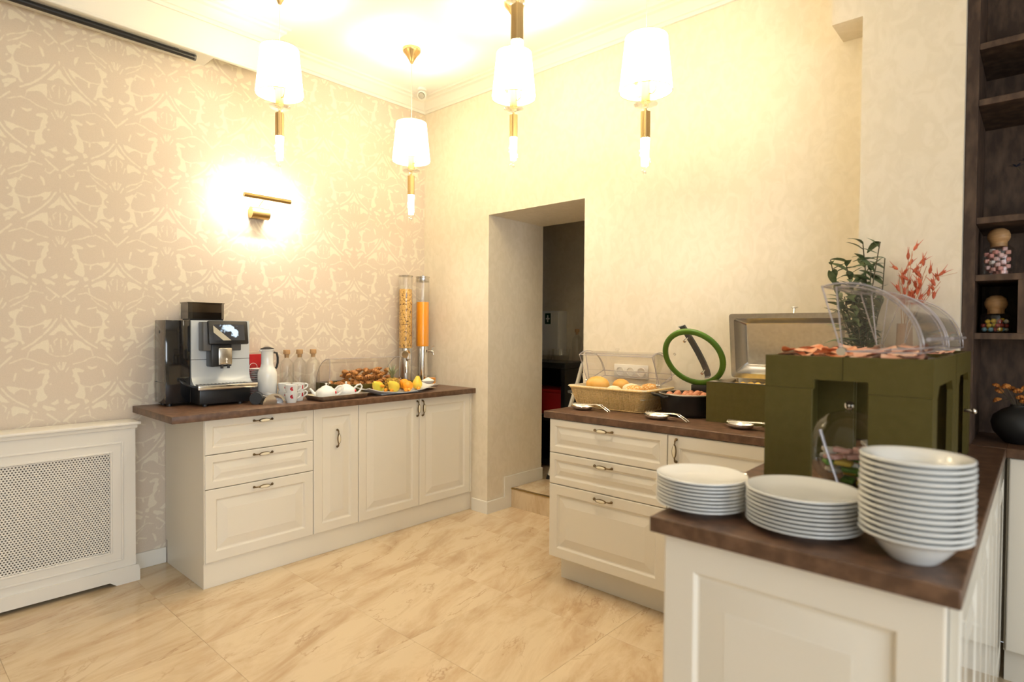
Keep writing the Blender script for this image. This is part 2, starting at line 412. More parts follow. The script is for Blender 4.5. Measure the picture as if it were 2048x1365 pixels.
struct('wall_pier', col_, M['wallB'])
struct('wall_niche', G().box(-.236, 3.30, 0, X1+.1, 3.42, CEIL), M['wallB'])
struct('wall_rear', G().box(XA-.12, Y0-.12, 0, X1+.12, Y0, CEIL), M['wall_plain'])
wr = G()
wr.box(X1, Y0, 0, X1+.12, 3.30, .65).box(X1, Y0, 2.45, X1+.12, 3.30, CEIL)
WIN = ((-2.6, -1.1), (-.5, 1.0))
for a, b in ((Y0, -2.6), (-1.1, -.5), (1.0, 3.30)): wr.box(X1, a, .65, X1+.12, b, 2.45)
struct('wall_right', wr, M['wall_plain'])
for n, (a, b) in enumerate(WIN):
    fr = G()
    for q in (a, (a+b)/2-.03, b-.06): fr.box(X1+.03, q, .65, X1+.09, q+.06, 2.45)
    fr.box(X1+.032, a+.06, .65, X1+.088, b-.06, .71).box(X1+.032, a+.06, 2.39, X1+.088, b-.06, 2.45)
    struct('window_%d' % (n+1), fr, M['trim'])
struct('ceiling', G().box(XA-.12, Y0-.12, CEIL, X1+.12, 3.42, CEIL+.1), M['ceiling'])

# cornice: stepped moulding swept along the wall lines
CP = [(0, 0), (.012, .0), (.014, .018), (.022, .022), (.030, .040), (.052, .066), (.068, .074), (.070, .088), (.088, .092), (.090, .106), (0, .106)]
def cornice(name, p0, p1, inward, m0=0, m1=0):
    """profile swept from p0 to p1; inward = unit vector into the room; m0/m1 = mitre shift per unit of projection"""
    p0, p1, n = Vector(p0), Vector(p1), Vector(inward); t = (p1-p0).normalized(); vs = []
    for P_, mm, sg in ((p0, m0, 1), (p1, m1, -1)):
        for a, z in CP:
            q = P_+n*a+t*(sg*mm*a); vs.append((q.x, q.y, CEIL-.106+z))
    k = len(CP); fs = [tuple(range(k)), tuple(range(k, 2*k))[::-1]]+[(i, i+k, (i+1) % k+k, (i+1) % k) for i in range(k)]
    return struct(name, G().add(vs, fs), M['trim'], ang=20)
FAS, FEND = -3.50, 1.70      # boxed fascia along the left wall, over the black rail
cornice('trim_1', (XA, FEND, 0), (XA, YB, 0), (1, 0, 0), 0, 1)
cornice('trim_2', (XA, YB, 0), (-.703, YB, 0), (0, -1, 0), 1, 0)
cornice('trim_3', (FAS, Y0, 0), (FAS, FEND, 0), (1, 0, 0), 0, -1)
cornice('trim_4', (FAS, FEND, 0), (XA, FEND, 0), (0, 1, 0), -1, 0)
cornice('trim_5', (-.703, 2.852, 0), (-.236, 2.852, 0), (0, -1, 0), -1, 0)
fa = G().box(FAS-.02, Y0, 2.865, FAS, FEND, CEIL).box(XA, Y0, 2.865, FAS-.02, 1.385, 2.883).box(XA, FEND-.02, 2.96, FAS-.02, FEND, CEIL)
fa.box(FAS-.02, Y0, 2.857, FAS+.006, FEND, 2.873, .003, 1)
struct('trim_6', fa, M['trim'])

# baseboards
BH = .088
struct('baseboard_left', G().box(XA, Y0, 0, XA+.014, 1.176, BH, .003, 1), M['trim'])
struct('baseboard_back', G().box(-3.115, YB-.013, 0, XJ+.0011, YB, BH), M['trim'])
jb = G().prism([(YB-.013, 0), (3.305, 0), (3.305, .142), (DD, .142), (DD, .235), (3.228, .235), (3.228, BH), (YB-.013, BH)], XJ+.0012, XJ+.014, 'x')
struct('baseboard_door', jb, M['trim'])
# raised floor of the store room behind the doorway
st = struct('floor_store', G().box(XJ, 3.305, -.1, XJ2, DD, .134).box(-4.7, DD, -.1, -1.6, 4.55, .134), M['grout'])
STZ = .142
for xa, xb, ya, yb in [(XJ+.0145, -2.566, 3.309, DD), (-2.566, XJ2, 3.309, DD)]+[(x, min(x+.6, -1.6), y, min(y+.6, 4.55)) for x in (-4.7, -4.1, -3.5, -2.9, -2.3, -1.7) for y in (DD, DD+.6)]:
    rawobj('tile', G().box(xa+.0005, ya+.0005, .13, xb-.0005, yb-.0005, STZ, .0005, 1).mesh('tile'), M['marble'], st)
obj('riser', G().box(XJ+.0145, 3.299, 0, XJ2-.0015, 3.309, .137), M['marble'], st)
obj('nosing', G().box(XJ+.0145, 3.295, .1355, XJ2-.0015, 3.318, .1440, .001, 1), M['gold_strip'], st)
struct('wall_store_back', G().box(-4.8, 4.55, STZ, -1.5, 4.67, 2.9), M['wallB'])
struct('wall_store_left', G().box(-4.8, DD, STZ, -4.7, 4.55, 2.9), M['wallB'])
struct('wall_store_right', G().box(-1.6, DD, STZ, -1.5, 4.55, 2.9), M['wallB'])
struct('wall_store_front', G().box(-4.8, DD-.1, STZ, XA-.12, DD, 2.9).box(-4.8, DD, 2.9, -1.5, DD+.01, 3.0), M['wallB'])
struct('ceiling_store', G().box(-4.8, DD, 2.9, -1.5, 4.67, 3.0), M['ceiling'])
# ------------------------------------------------------------------ kitchen units
def panel_mesh(w, h, fr=.055, sl=.034, t=.018):
    """raised-panel front: local x = width, z = height, front face at y=0, back at y=t"""
    rings = [(0, t), (0, .004), (.0015, .0012), (.005, 0), (fr, 0), (fr+.003, .0022), (fr+.008, .0085), (fr+.013, .0095), (fr+.018, .0082), (fr+.018+sl, .0012), (fr+.022+sl, 0)]
    vs = []; fs = []
    for a, y in rings: vs += [(a, y, a), (w-a, y, a), (w-a, y, h-a), (a, y, h-a)]
    for k in range(len(rings)-1):
        for i in range(4): j = (i+1) % 4; fs.append((k*4+i, k*4+j, k*4+4+j, k*4+4+i))
    L = (len(rings)-1)*4; fs.append((L, L+1, L+2, L+3)); fs.append((3, 2, 1, 0))
    return G().add(vs, fs).mesh('panel', 12)
HB, HI = None, None
def handle(parent, cx, cz, vert=False):
    """antique bow handle with a cream ceramic centre; local coordinates of the front"""
    global HB, HI
    if HB is None:
        g = G(); pts = [(-.050, 0), (-.050, -.010), (-.044, -.0175), (-.034, -.0195), (-.022, -.023), (0, -.026), (.022, -.023), (.034, -.0195), (.044, -.0175), (.050, -.010), (.050, 0)]
        g.tube([(x, y, 0) for x, y in pts], [.0055, .0050, .0040, .0032, .0034, .0034, .0034, .0032, .0040, .0050, .0055], 8)
        g.ball((-.050, -.004, 0), .0072, 10, 6, (1, .6, 1)); g.ball((.050, -.004, 0), .0072, 10, 6, (1, .6, 1))
        g.grid(20, 5, lambda u, v: ((.0305)*math.cos(2*PI*u)*(1+.06*math.cos(v*PI)), -.0255+.004*math.cos(v*PI), (.0098)*math.sin(2*PI*u)*(1+.10*math.cos(v*PI))), True)
        HB = g.mesh('handle', 50)
        HI = G().ball((0, -.0262, 0), 1, 16, 8, (.0285, .0058, .0085)).mesh('handle_inlay', 180)
    r = (0, PI/2, 0) if vert else (0, 0, 0)
    rawobj('handle', HB, M['old_brass'], parent, (cx, -.0005, cz), r)
    rawobj('handle_inlay', HI, M['ceramic'], parent, (cx, -.0005, cz), r)['label'] = 'cream ceramic inlay'
PC = {}
def front(kind, par, x0, z0, w, h, hd=None, fr=.055, sl=.034):
    gp = .0016; k = (round(w, 4), round(h, 4), fr)
    if k not in PC: PC[k] = panel_mesh(w-2*gp, h-2*gp, fr, sl)
    o = rawobj(kind, PC[k], M['cream'], par, (x0+gp, 0, z0+gp))
    if hd == 'top': handle(o, w/2-gp, h-.030)
    elif hd: handle(o, hd[0]-gp, hd[1]-gp, True)
    return o
ZB, ZT = .131, .8645        # lower and upper line of the fronts
ZD = (.131, .507, .683, .8645)
def unit(name, label, loc, rz, w, depth=.53, side=.016):
    t = thing(name, label, 'cabinet', loc, rz)
    g = G().box(0, .0185, ZB, side, depth, HC-TT).box(w-side, .0185, ZB, w, depth, HC-TT).box(side, .03, ZB, w-side, depth, ZB+side)
    g.box(side, depth-.008, ZB+side, w-side, depth, HC-TT).box(side, .0185, HC-TT-.10, w-side, .035, HC-TT)
    obj('carcass', g, M['cream_body'], t); return t
XF = -3.129
# left run, fronts look +x: local x -> world y
u1 = unit('drawer_cabinet', 'cream cabinet of three drawers under the coffee machine', (XF, 1.1785, 0), PI/2, .5985)
obj('end_panel', G().box(-.0045, .0005, ZB, -.0005, .549, HC-TT), M['cream'], u1)
for a, b in zip(ZD, ZD[1:]): front('drawer', u1, 0, a, .5985, b-a, 'top', *((.052, .036) if b-a > .2 else (.036, .020)))
u2 = unit('narrow_cabinet', 'narrow cream cabinet with one door beside the three drawers', (XF, 1.777, 0), PI/2, .304)
front('door', u2, 0, ZB, .304, ZT-ZB, (.152, .545), .052)
u3 = unit('double_cabinet', 'wide cream cabinet with two doors ending at the doorway wall', (XF, 2.081, 0), PI/2, .955)
front('door', u3, 0, ZB, .4775, ZT-ZB, (.455, .665), .052)
front('door', u3, .4775, ZB, .4775, ZT-ZB, (.0225, .665), .052)
obj('filler_strip', G().box(.9555, .0, ZB, .969, .02, ZT, .001, 1), M['cream'], u3)
tag(obj('plinth_board', G().box(-3.66, 1.177, 0, -3.143, 3.0515, ZB-.0008, .0012, 1), M['cream']), 'cream plinth under the cabinet run along the patterned wall', 'plinth')
tag(obj('worktop', G().box(XA+.001, 1.014, HC-TT, -3.087, YB-.001, HC, .003, 2), M['worktop']), 'straight brown stone-look worktop carrying the coffee machine', 'worktop')
# right run, fronts look -y
YF = 2.460
u4 = unit('drawer_cabinet', 'cream cabinet of three drawers below the bread basket', (-1.933, YF, 0), 0, .678)
for a, b in zip((.135, .522, .687, .8645), (.522, .687, .8645)): front('drawer', u4, 0, a, .678, b-a, 'top', *((.050, .036) if b-a > .2 else (.033, .018)))
u5 = unit('door_cabinet', 'cream one-door cabinet in the inner corner behind the plate stacks', (-1.2545, YF, 0), 0, .60)
front('door', u5, 0, .135, .60, ZT-.135, (.045, .66), .055)
tag(obj('plinth_board', G().box(-1.909, 2.541, 0, -.66, 3.03, ZB-.0008, .0012, 1), M['cream']), 'cream plinth set back under the bread-side cabinets', 'plinth')
wt = G().prism([(-1.969, 2.454), (-.669, 2.454), (-.669, 1.228), (-.0915, 1.228), (-.0915, 2.851), (-.586, 2.851), (-.586, YB-.001), (-1.969, YB-.001)], HC-TT, HC, 'z')
w2 = obj('worktop', wt, M['worktop']); tag(w2, 'L-shaped brown stone-look worktop carrying the plate stacks', 'worktop')
mb = w2.modifiers.new('bevel', 'BEVEL'); mb.width = .003; mb.segments = 2
# peninsula
pn = thing('peninsula_cabinet', 'cream panelled peninsula cabinet under the plate stacks', 'cabinet', (-.645, 1.252, 0), 0)
obj('carcass', G().box(0, .0185, 0, .532, 1.185, HC-TT), M['cream_body'], pn)
front('end_panel', pn, -.001, .0, .5345, HC-TT-.001, None, .072, .05)
def gloss_side():
    m = mat('glossy_cream', (.72, .70, .63), .10, coat=.6); return m
M['gloss'] = gloss_side()
for i in range(3):
    o = rawobj('side_panel', panel_mesh(.392, HC-TT-.102, .06), M['gloss'], pn, (.5515, .0185+.394*i, .10), (0, 0, PI/2))
obj('plinth', G().box(.5325, .03, 0, .540, 1.60, .098), M['gloss'], pn)
obj('rear_carcass', G().box(0.05, 1.21, 0, .5315, 1.595, HC-TT), M['cream_body'], pn)
rawobj('side_panel', panel_mesh(.392, HC-TT-.102, .06), M['gloss'], pn, (.5515, .0185+.394*3, .10), (0, 0, PI/2))
# niche run on the right
YN = 2.885
u6 = unit('niche_cabinet', 'cream base cabinet below the dark shelf unit', (-.088, YN, 0), 0, 1.10, .40)
front('door', u6, 0.004, .135, .548, ZT-.135, None, .062)
front('door', u6, .552, .135, .548, ZT-.135, None, .062)
obj('plinth', G().box(.002, .06, 0, 1.10, .075, .13), M['cream'], u6)
tag(obj('worktop', G().box(-.0908, 2.870, HC-TT, 1.05, 3.299, HC, .003, 2).box(-.2355, 2.8695, HC-TT, -.0908, 3.299, HC), M['worktop']), 'brown worktop strip in the niche carrying the black vase', 'worktop')
su = thing('shelf_unit', 'tall dark brown open shelf unit beside the plain pier', 'shelf', (-.235, 2.895, HC), 0)
SH = .905
obj('side_panel', G().box(0, 0, 0, .038, .395, CEIL-HC-.002, .0015, 1), M['dark_wood'], su)
obj('side_panel', G().box(1.05, 0, 0, 1.088, .395, CEIL-HC-.002, .0015, 1), M['dark_wood'], su)
obj('back_panel', G().box(.038, .383, 0, 1.05, .395, CEIL-HC-.002), M['dark_wood'], su)
for z in (2.418, 2.204, 1.752, 1.532, 1.308):
    obj('shelf', G().box(.0385, .003, z-HC, 1.0495, .3825, z-HC+.024, .001, 1), M['dark_wood'], su)
obj('divider', G().box(.166, .004, 1.333-HC, .190, .3825, 1.5315-HC), M['dark_wood'], su)

# ------------------------------------------------------------------ radiator cover
RX = -3.53
rc = thing('radiator_cover', 'white radiator cover with a perforated cane-pattern grille', 'radiator cover', (RX, 0, 0), 0)
RY0, RY1 = -.45, .995
g = G().box(XA-RX+.0145, RY0+.02, .804, .012, RY1-.002, .8365, .004, 2).box(XA-RX+.0145, RY0+.01, .822, .022, RY1+.012, .8375, .004, 2)
obj('top_shelf', g, M['white_paint'], rc)
def fr_rect(g, y0, y1, z0, z1, w, x0, x1, b=.002):
    g.box(x0, y0, z0, x1, y0+w, z1, b, 1); g.box(x0, y1-w, z0, x1, y1, z1, b, 1)
    g.box(x0, y0+w, z0, x1, y1-w, z0+w, b, 1); g.box(x0, y0+w, z1-w, x1, y1-w, z1, b, 1)
GY0, GY1, GZ0, GZ1 = -.32, .878, .170, .690
obj('frame', (lambda g: (g.box(-.018, RY0+.02, .06, 0, GY0, .804), g.box(-.018, GY1, .06, 0, RY1-.01, .804), g.box(-.018, GY0, .06, 0, GY1, GZ0), g.box(-.018, GY0, GZ1, 0, GY1, .804), g.box(XA-RX+.0145, RY1-.028, 0.0, -.018, RY1-.01, .804), g.box(XA-RX+.0145, RY0+.02, 0.0, -.018, RY0+.038, .804))[-1])(G()), M['white_paint'], rc)
g = G(); fr_rect(g, GY0-.052, GY1+.052, GZ0-.047, GZ1+.050, .010, .0, .005); fr_rect(g, GY0-.004, GY1+.004, GZ0-.004, GZ1+.004, .010, -.012, .003)
obj('moulding', g, M['white_paint'], rc)
sk = [(RY0+.01, 0), (RY0+.07, 0), (RY0+.10, .022), (RY1-.13, .022), (RY1-.10, 0), (RY1+.006, 0), (RY1+.006, .062), (RY1-.004, .085), (RY0+.02, .085), (RY0+.01, .062)]
g = G().prism(sk, -.004, .014, 'x'); g.box(XA-RX+.0145, RY1-.0095, 0, -.0042, RY1+.006, .062)
obj('skirting', g, M['white_paint'], rc)
# perforated sheet: hexagonally staggered holes, each a cell with an eight-sided opening
def grille():
    g = G(); p = .0126; ph = .0109; r = .0039
    ny = int((GY1-GY0)/p); nz = int((GZ1-GZ0)/ph); py = (GY1-GY0)/ny; pz = (GZ1-GZ0)/nz
    vs = []; fs = []
    for j in range(nz):
        off = .5 if j % 2 else 0
        z0 = GZ0+j*pz; z1 = z0+pz; cz = (z0+z1)/2
        for i in range(-1 if off else 0, ny):
            y0 = GY0+(i+off)*py; y1 = y0+py
            y0c, y1c = max(y0, GY0), min(y1, GY1)
            b = len(vs)
            if y0 < GY0-1e-6 or y1 > GY1+1e-6:
                vs += [(-.006, y0c, z0), (-.006, y1c, z0), (-.006, y1c, z1), (-.006, y0c, z1)]; fs.append((b, b+1, b+2, b+3)); continue
            cy = (y0+y1)/2
            ou = [(y0, z0), (cy, z0), (y1, z0), (y1, cz), (y1, z1), (cy, z1), (y0, z1), (y0, cz)]
            vs += [(-.006, a, c) for a, c in ou]
            for q in range(8):
                a = -3*PI/4+q*PI/4; vs.append((-.006, cy+r*math.cos(a), cz+r*math.sin(a)))
            for q in range(8):
                a = -3*PI/4+q*PI/4; vs.append((-.0090, cy+r*math.cos(a), cz+r*math.sin(a)))
            for q in range(8):
                w = (q+1) % 8
                fs.append((b+q, b+w, b+8+w, b+8+q)); fs.append((b+8+q, b+8+w, b+16+w, b+16+q))
    g.add(vs, fs); me = g.mesh('grille', 30, False); return me
rawobj('grille', grille(), M['white_paint'], rc)
obj('radiator_panel', G().box(-.135, GY0-.02, .10, -.098, GY1+.02, .74, .01, 2), mat('shaded_radiator_grey', (.34, .32, .29), .45), rc)  # panel colour darkened to stand in for the shade behind the grille holes

# ------------------------------------------------------------------ pendant lamps
def cloth_mat(name, col, es):
    """lampshade cloth: reflects, lets the bulbs' light through, and glows evenly"""
    m = bpy.data.materials.new(name); m.use_nodes = True; N, L = nt(m); N.clear()
    o = N.new('ShaderNodeOutputMaterial'); d = N.new('ShaderNodeBsdfDiffuse'); t = N.new('ShaderNodeBsdfTranslucent')
    d.inputs[0].default_value = (*col, 1); t.inputs[0].default_value = (*col, 1)
    mx = N.new('ShaderNodeMixShader'); mx.inputs[0].default_value = .5; L.new(d.outputs[0], mx.inputs[1]); L.new(t.outputs[0], mx.inputs[2])
    out = mx.outputs[0]
    if es:
        e = N.new('ShaderNodeEmission'); e.inputs[0].default_value = (1, .87, .58, 1); e.inputs[1].default_value = es
        a = N.new('ShaderNodeAddShader'); L.new(out, a.inputs[0]); L.new(e.outputs[0], a.inputs[1]); out = a.outputs[0]
    L.new(out, o.inputs[0]); return m
M['shade'] = cloth_mat('lit_fabric_shade', (.82, .76, .60), 6.5)
M['shade_in'] = cloth_mat('shade_lining', (.86, .81, .66), 0)
M['crystal'] = mat('lit_crystal', (.95, .93, .9), .05, emit=(1, .93, .80), es=9)
M['crystal_tip'] = thin('crystal', (.97, .97, .95), .02, .10, .75, .45)
def pleats():
    g = G(); n = 96
    prof = [(.120, 0), (.1205, .006), (.1145, .06), (.108, .125), (.101, .19), (.096, .243), (.0955, .25)]
    g.grid(n, len(prof), lambda u, v: (lambda r, z: (r*math.cos(2*PI*u), r*math.sin(2*PI*u), z))(prof[round(v*(len(prof)-1))][0]+(.0011 if round(u*n) % 2 else 0), prof[round(v*(len(prof)-1))][1]), True)
    return g
lampM = {}
def lamp(x, y, zb, label, over=False):
    t = thing('pendant_lamp', label, 'lamp', (x, y, zb), 0, None)
    if not lampM:
        lampM['lamp_shade'] = (pleats().mesh('lamp_shade', 40), M['shade'])
        lampM['shade_lining'] = (G().grid(48, 6, lambda u, v: ((.1175-.0245*v)*math.cos(2*PI*u), (.1175-.0245*v)*math.sin(2*PI*u), .002+.246*v), True).mesh('shade_lining'), M['shade_in'])
        hm = mat('hem_braid', (.50, .40, .20), .7)
        for q_, (z, r) in enumerate(((.0015, .1203), (.2485, .0957))):
            lampM['hem'+('' if q_ == 0 else '_')] = (G().tube([(r*math.cos(a*PI/24), r*math.sin(a*PI/24), z) for a in range(48)], .0018, 6, True).mesh('hem'), hm)
        g = G().cyl((0, 0, -.048), (0, 0, .14), .0215, n=24)
        for s in (-1, 1):
            g.tube([(s*.02, 0, -.012), (s*.034, 0, -.016), (s*.048, 0, -.006), (s*.052, 0, .012), (s*.052, 0, .05)], .0028, 8)
            g.cyl((s*.052, 0, .05), (s*.052, 0, .09), .011, n=12)
        g.cyl((0, 0, .14), (0, 0, .262), .004, n=8)
        for a in (0, 2*PI/3, 4*PI/3): g.cyl((0, 0, .240), (.095*math.cos(a), .095*math.sin(a), .240), .0016, n=6)
        lampM['stem'] = (g.mesh('stem'), M['brass'])
        bm_ = mat('lit_bulb', (1, .95, .85), .3, emit=(1, .88, .66), es=14)
        for s in (-1, 1): lampM['bulb'+('' if s < 0 else '_')] = (G().ball((s*.052, 0, .122), .021, 16, 10, (1, 1, 1.4)).mesh('bulb'), bm_)
        g = G().lathe([(.006, -.072), (.02, -.074), (.046, -.068), (.054, -.060), (.055, -.057), (.045, -.064), (.02, -.069), (.006, -.067)], 32, cap=False)
        g.ball((0, 0, -.058), .0085, 10, 8); g.ball((0, 0, -.072), .0095, 10, 8)
        lampM['glass_dish'] = (g.mesh('glass_dish'), M['crystal_tip'])
        g = G().cyl((0, 0, -.092), (0, 0, -.078), .006, n=12)
        for k in range(5): a = 2*PI*k/5+.3; g.cyl((.0125*math.cos(a), .0125*math.sin(a), -.215), (.0125*math.cos(a), .0125*math.sin(a), -.092), .0105, n=14)
        g.cyl((0, 0, -.212), (0, 0, -.093), .0205, n=24)
        lampM['lower_tube'] = (g.mesh('lower_tube'), M['brass'])
        g = G().cyl((0, 0, -.340), (0, 0, -.214), .0165, .0215, n=16)
        lampM['crystal_rod'] = (g.mesh('crystal_rod'), M['crystal'])
        g = G(); rr = random.Random(3)
        for k in range(26):
            a = rr.uniform(0, 6.28); r = rr.uniform(.012, .0215); z = rr.uniform(-.368, -.225); bm = bmesh.new(); bmesh.ops.create_icosphere(bm, subdivisions=1, radius=rr.uniform(.0055, .0085))
            bmesh.ops.translate(bm, verts=bm.verts, vec=(r*math.cos(a), r*math.sin(a), z)); g.bm(bm)
        g.ball((0, 0, -.372), .008, 8, 6)
        lampM['crystal_drop'] = (g.mesh('crystal_drop', 5), M['crystal_tip'])
    for k, (me, m_) in lampM.items(): rawobj(k.rstrip('_'), me, m_, t)
    H = CEIL-zb
    g = G().cyl((0, 0, .262), (0, 0, H-.09), .0016, n=6); obj('cord', g, mat('clear_cord', (.62, .57, .45), .5), t)
    cp = [(.004, H-.096), (.010, H-.090), (.014, H-.080), (.022, H-.066), (.036, H-.044), (.054, H-.024), (.058, H-.016), (.058, H-.0005)]
    obj('ceiling_rose', G().lathe(cp, 32), M['brass'], t)
    for s in (-1, 1):           # one light in each of the two bulbs
        l = bpy.data.lights.new('bulb_light', 'POINT'); l.energy = LAMP_W/2; l.color = WARM; l.shadow_soft_size = .03
        o = bpy.data.objects.new('bulb_light'+('_offscreen' if over else ''), l); COL.objects.link(o); o.parent = t; o.location = (s*.052, 0, .122)
    return t
LAMP_W = 56
lamp(-3.035, 1.525, 2.565, 'lit pleated pendant lamp hanging in front of the patterned wall and the fascia end')
lamp(-3.06, 2.425, 2.415, 'lit pleated pendant lamp hung lowest beside the wall corner and ceiling camera')
lamp(-2.20, 2.455, 2.612, 'lit pleated pendant lamp hanging high in front of the doorway head')
lamp(-1.385, 2.46, 2.437, 'lit pleated pendant lamp hanging over the bread basket side')
lamp(-1.375, 1.55, 2.548, 'pendant lamp whose brass tube and lit crystal hang before another shade', True)

# picture light on the patterned wall
pl = thing('wall_lamp', 'brass picture light with a slim bar on the patterned wall', 'lamp', (XA, 1.70, 2.06), 0)
g = G().cyl((.040, -.058, -.014), (.040, .055, -.014), .036, n=24); g.box(.001, -.04, -.03, .02, .04, .010)
obj('wall_mount', g, M['lamp_brass'], pl)
obj('arm', G().tube([(.036, -.006, .017), (.055, -.003, .040), (.105, .0, .066), (.138, .0, .066)], .0034, 8), M['lamp_brass'], pl)
obj('bar', G().cyl((.14, -.142, .066), (.14, .150, .066), .0140, n=16), M['lamp_brass'], pl)
obj('lit_strip', G().box(.1225, -.132, .060, .1265, .140, .070), mat('lit_tube', (1, .9, .7), .4, emit=(1, .9, .72), es=12), pl)
l = bpy.data.lights.new('tube_light', 'AREA'); l.shape = 'RECTANGLE'; l.size = .27; l.size_y = .012; l.energy = 5.0; l.color = (1, .89, .75)
o = bpy.data.objects.new('tube_light', l); COL.objects.link(o); o.parent = pl; o.location = (.121, .004, .064)
o.rotation_euler = Vector((-.95, 0, -.12)).to_track_quat('-Z', 'Y').to_euler()

# black rail under the fascia and the ceiling camera
rl = thing('black_rail', 'black round rail fixed under the white fascia', 'rail', (-3.572, 0, 2.865), 0)
obj('rod', G().cyl((0, Y0+.05, -.0165), (0, 1.292, -.0165), .0155, n=20), M['black'], rl)
obj('end_cap', G().cyl((0, 1.292, -.0165), (0, 1.302, -.0165), .0163, n=20), M['grey'], rl)
for y in (-1.5, 0, 1.2): obj('bracket', G().box(-.009, y-.012, -.006, .009, y+.012, 0), M['grey'], rl)
cc = thing('ceiling_camera', 'small white ball security camera in the ceiling corner', 'camera', (-3.50, 2.87, CEIL), 0)
obj('base', G().lathe([(.03, -.018), (.034, -.014), (.034, 0)], 24), M['white'], cc)
dv = Vector((.62, -.62, -.48)).normalized()
obj('housing', G().ball((0, 0, -.05), .036, 20, 14), M['white'], cc)
c0 = Vector((0, 0, -.05))
obj('lens_ring', G().cyl(c0+dv*.020, c0+dv*.037, .0265, .021, n=20), mat('lens_glass', (.10, .09, .075), .12), cc)
# ------------------------------------------------------------------ left worktop: coffee machine
cm = thing('coffee_machine', 'black and silver bean-to-cup coffee machine with a lit touch screen', 'coffee machine', (-3.50, 1.118, HC))
obj('body', G().box(-.160, .0, .014, -.006, .450, .470, .006, 2), M['bronze_gloss'], cm)
obj('water_tank', G().box(-.008, .001, .016, .004, .124, .469, .003, 2), M['black_gloss'], cm)['label'] = 'glossy black water tank front'
for x, y in ((-.13, .03), (-.03, .03), (-.13, .42), (-.03, .42), (.11, .16), (.11, .35)):
    obj('foot', G().cyl((x, y, 0), (x, y, .0165), .013, n=12), M['black'], cm)
g = G()   # silver front with a curved skirt running out to the drip tray
def sil(y0, y1, pts):
    n = len(pts); vs = [(x, y0, z) for x, z in pts]+[(x, y1, z) for x, z in pts]
    g.add(vs, [tuple(range(n)), tuple(range(n, 2*n))[::-1]]+[(i, i+n, (i+1) % n+n, (i+1) % n) for i in range(n)])
sil(.127, .448, [(-.004, .252), (.010, .252), (.010, .470), (-.004, .470)])
obj('front_panel', g, M['silver'], cm); g = G()
sil(.127, .448, [(-.004, .110), (.060, .112), (.040, .118), (.024, .132), (.014, .155), (.010, .185), (.010, .249), (-.004, .249)])
obj('lower_front', g, M['silver'], cm, ang=50)
obj('base', G().box(-.004, .127, .010, .128, .405, .100, .008, 2), M['black'], cm)
g = G().box(.0, .118, .100, .160, .424, .112, .002, 1)
obj('drip_tray', g, M['chrome'], cm)
tr = obj('tray_rail', G().box(.148, .106, .092, .172, .428, .119, .005, 2), M['chrome'], cm)
g = G()
for k in range(14): g.box(.02, .135+.020*k, .1125, .146, .143+.020*k, .1165)
obj('drip_grid', g, M['grey'], cm)
obj('head', G().box(.008, .165, .300, .078, .372, .462, .006, 2), M['grey'], cm)
hs = obj('screen_housing', G().box(.0, -.108, -.066, .022, .108, .066, .006, 2), M['black'], cm, (.080, .293, .400), (0, math.radians(-9), 0))
def screen_mat():
    m = mat('lit_screen', (.01, .01, .01), .1); N, L = nt(m); b = N['Principled BSDF']
    tc = N.new('ShaderNodeTexCoord'); sp = N.new('ShaderNodeSeparateXYZ'); L.new(tc.outputs['Object'], sp.inputs[0])
    no = N.new('ShaderNodeTexNoise'); no.inputs['Scale'].default_value = 38; no.inputs['Detail'].default_value = 5; L.new(tc.outputs['Object'], no.inputs['Vector'])
    def blob(y, z, ry, rz):
        a = mth(N, L, 'DIVIDE', mth(N, L, 'SUBTRACT', sp.outputs[1], y), ry); c = mth(N, L, 'DIVIDE', mth(N, L, 'SUBTRACT', sp.outputs[2], z), rz)
        d = mth(N, L, 'SQRT', mth(N, L, 'ADD', mth(N, L, 'MULTIPLY', a, a), mth(N, L, 'MULTIPLY', c, c)))
        return mth(N, L, 'ADD', d, mth(N, L, 'MULTIPLY', mth(N, L, 'SUBTRACT', no.outputs['Fac'], .5), 2.6))
    sw = mapr(N, L, mth(N, L, 'MINIMUM', blob(.000, .020, .046, .020), blob(.030, .002, .022, .030)), .75, 1.1, 1., 0.)
    hole = blob(.002, -.004, .020, .015)
    sw = mth(N, L, 'MULTIPLY', sw, mapr(N, L, hole, .5, .9))
    c1 = N.new('ShaderNodeMix'); c1.data_type = 'RGBA'; c1.inputs['A'].default_value = (.035, .032, .030, 1); c1.inputs['B'].default_value = (.62, .78, .92, 1); L.new(sw, c1.inputs['Factor'])
    table = mth(N, L, 'MULTIPLY', mth(N, L, 'LESS_THAN', mth(N, L, 'ADD', sp.outputs[2], mth(N, L, 'MULTIPLY', sp.outputs[1], .9)), -.036), mth(N, L, 'GREATER_THAN', mth(N, L, 'ADD', sp.outputs[2], mth(N, L, 'MULTIPLY', sp.outputs[1], .9)), -.075))
    c2 = N.new('ShaderNodeMix'); c2.data_type = 'RGBA'; L.new(c1.outputs['Result'], c2.inputs['A']); c2.inputs['B'].default_value = (.50, .40, .24, 1)
    L.new(mth(N, L, 'MULTIPLY', table, .8), c2.inputs['Factor'])
    L.new(c2.outputs['Result'], b.inputs['Emission Color']); b.inputs['Emission Strength'].default_value = 1.0
    return m
obj('screen', G().box(.0222, -.083, -.045, .0228, .086, .044), screen_mat(), cm, (.080, .293, .400), (0, math.radians(-9), 0))
obj('spout_block', G().box(.008, .205, .212, .085, .316, .338, .006, 2), M['black'], cm)
sc_ = obj('spout_cover', G().box(.085, .236, .222, .104, .312, .318, .007, 2), M['steel'], cm)
